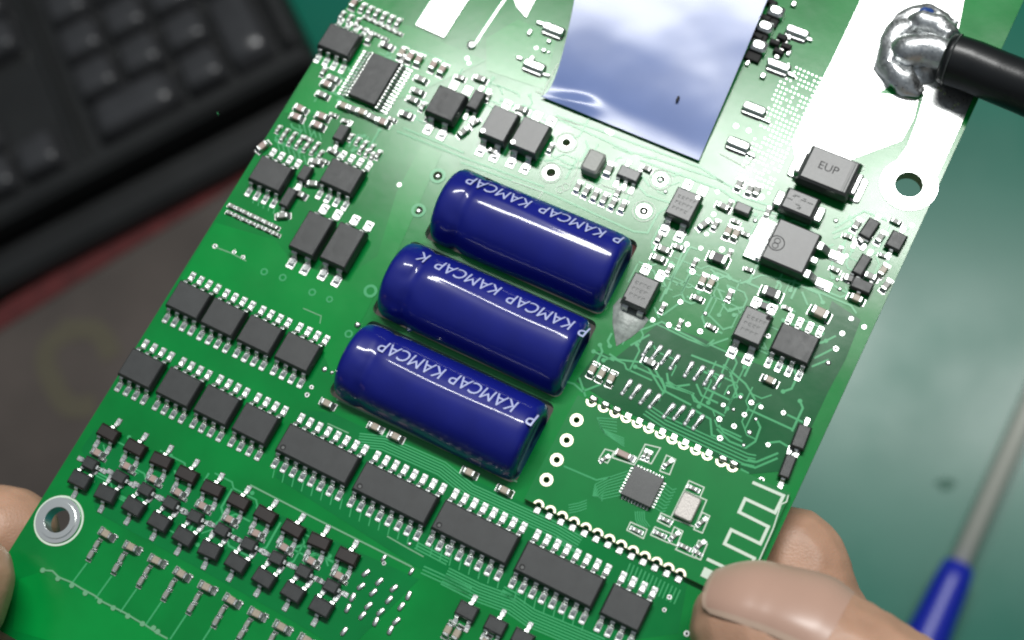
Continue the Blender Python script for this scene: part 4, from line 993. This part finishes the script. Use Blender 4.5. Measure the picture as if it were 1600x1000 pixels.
# thumb nail: curved plate resting on the thumb surface, built by casting onto the hand mesh
def nail_curved(ho, chain, lean, s0, s1, phi, lift, name):
    P = [Vector(p) for p, _ in chain]; Rr = [r_ for _, r_ in chain]
    SK = []; acc_ = 0
    for i in range(len(P) - 1):
        l_ = (P[i + 1] - P[i]).length
        for q in range(20):
            u = q / 20; SK.append((acc_ + l_ * u, Rr[i] + (Rr[i + 1] - Rr[i]) * (3 * u * u - 2 * u ** 3)))
        acc_ += l_
    def env(s_): return max([math.sqrt(r_ * r_ - (s_ - k_) ** 2) for k_, r_ in SK if r_ > abs(s_ - k_)] + [0])
    def at_s(s_):
        if s_ <= 0: return P[0] + (P[1] - P[0]).normalized() * s_, max(env(s_), env(0) - .075 * s_ * s_)
        acc = 0
        for i in range(len(P) - 1):
            l_ = (P[i + 1] - P[i]).length
            if s_ <= acc + l_: return P[i].lerp(P[i + 1], (s_ - acc) / l_), env(s_)
            acc += l_
    ax = (P[2] - P[0]).normalized(); n_ = Vector(lean); n_ = (n_ - ax * n_.dot(ax)).normalized(); b2 = ax.cross(n_)
    NU_, NV_ = 26, 24; top_ = []; bot_ = []
    for j in range(NV_ + 1):
        v = j / NV_ * 2 - 1
        for i in range(NU_ + 1):
            u = i / NU_ * 2 - 1
            w1 = (1 - min(1, abs(v)) ** 2.6) ** (1 / 2.6)          # rounded ends
            s_ = (s0 + s1) / 2 + (s1 - s0) / 2 * u * (.72 + .28 * w1)
            c, r_ = at_s(s_); ph = math.radians(phi * v - 15)
            e_ = min(1, (1 - abs(v)) * 5, (1 - u) * 4 if u > 0 else 1)
            rad = r_ + lift * (.0 + 1.0 * e_) - .12
            d_ = n_ * math.cos(ph) + b2 * math.sin(ph)
            top_.append(c + d_ * rad); bot_.append(c + d_ * (rad - .7))
    W_ = NU_ + 1; vs = top_ + bot_; m0 = len(top_); fs = []
    for j in range(NV_):
        for i in range(NU_):
            k = j * W_ + i; fs += [(k, k + 1, k + 1 + W_, k + W_), (m0 + k + W_, m0 + k + 1 + W_, m0 + k + 1, m0 + k)]
    for i in range(NU_): fs += [(m0 + i, m0 + i + 1, i + 1, i), (NV_ * W_ + i, NV_ * W_ + i + 1, m0 + NV_ * W_ + i + 1, m0 + NV_ * W_ + i)]
    for j in range(NV_): fs += [(j * W_, (j + 1) * W_, m0 + (j + 1) * W_, m0 + j * W_), (m0 + j * W_ + NU_, m0 + (j + 1) * W_ + NU_, (j + 1) * W_ + NU_, j * W_ + NU_)]
    g = G(); g.add(vs, fs); g.m = [1 if (q < NU_ * NV_ * 2 and ((q // 2) // NU_ >= NV_ - 1 or (q // 2) % NU_ < 1)) else 0 for q in range(len(fs))]; me = g.mesh(name, ['nail', 'nail_edge'], smooth=True); angsmooth(me, 50)
    o = bpy.data.objects.new(name, me); COL.objects.link(o); o.parent = ho; return o
nl = nail_curved(rh, thumb, (.0, .75, 1), -5.9, 8.4, 60, .34, 'thumbnail')
nl['label'] = 'broad pinkish thumbnail'
# left hand: fingertip behind the left edge
f1 = [(bz(28, 832, -8.4), 5.2), (bz(5, 838, -8.6), 6.6), (bz(-60, 850, -9.0), 7.4), (bz(-160, 900, -10), 7.9), (bz(-300, 980, -14), 8.6), (bz(-460, 1080, -20), 11)]
f2 = [(bz(-30, 930, -11), 6.6), (bz(-90, 960, -11), 7.5), (bz(-230, 1040, -15), 8), (bz(-460, 1160, -22), 10)]
f3 = [(bz(-40, 1030, -13), 6.4), (bz(-110, 1080, -15), 7.3), (bz(-240, 1150, -19), 8), (bz(-470, 1260, -24), 10)]
f4 = [(bz(-60, 1130, -16), 5.4), (bz(-130, 1180, -18), 6.2), (bz(-260, 1250, -22), 7), (bz(-480, 1340, -26), 10)]
tb = [(bz(-62, 905, 6.5), 6), (bz(-90, 930, 7), 7.5), (bz(-190, 1000, 8), 8.2), (bz(-330, 1100, 4), 9.4), (bz(-460, 1210, -10), 13)]
wl = [(bz(-450, 1160, -22), 14), (bz(-620, 1330, -28), 18), (bz(-820, 1560, -36), 21)]
lh = hand('hand', [f1, f2, f3, f4, tb, wl], 'left hand whose fingertip shows behind the board edge by the silver eyelet')
print('objects', len(bpy.data.objects))
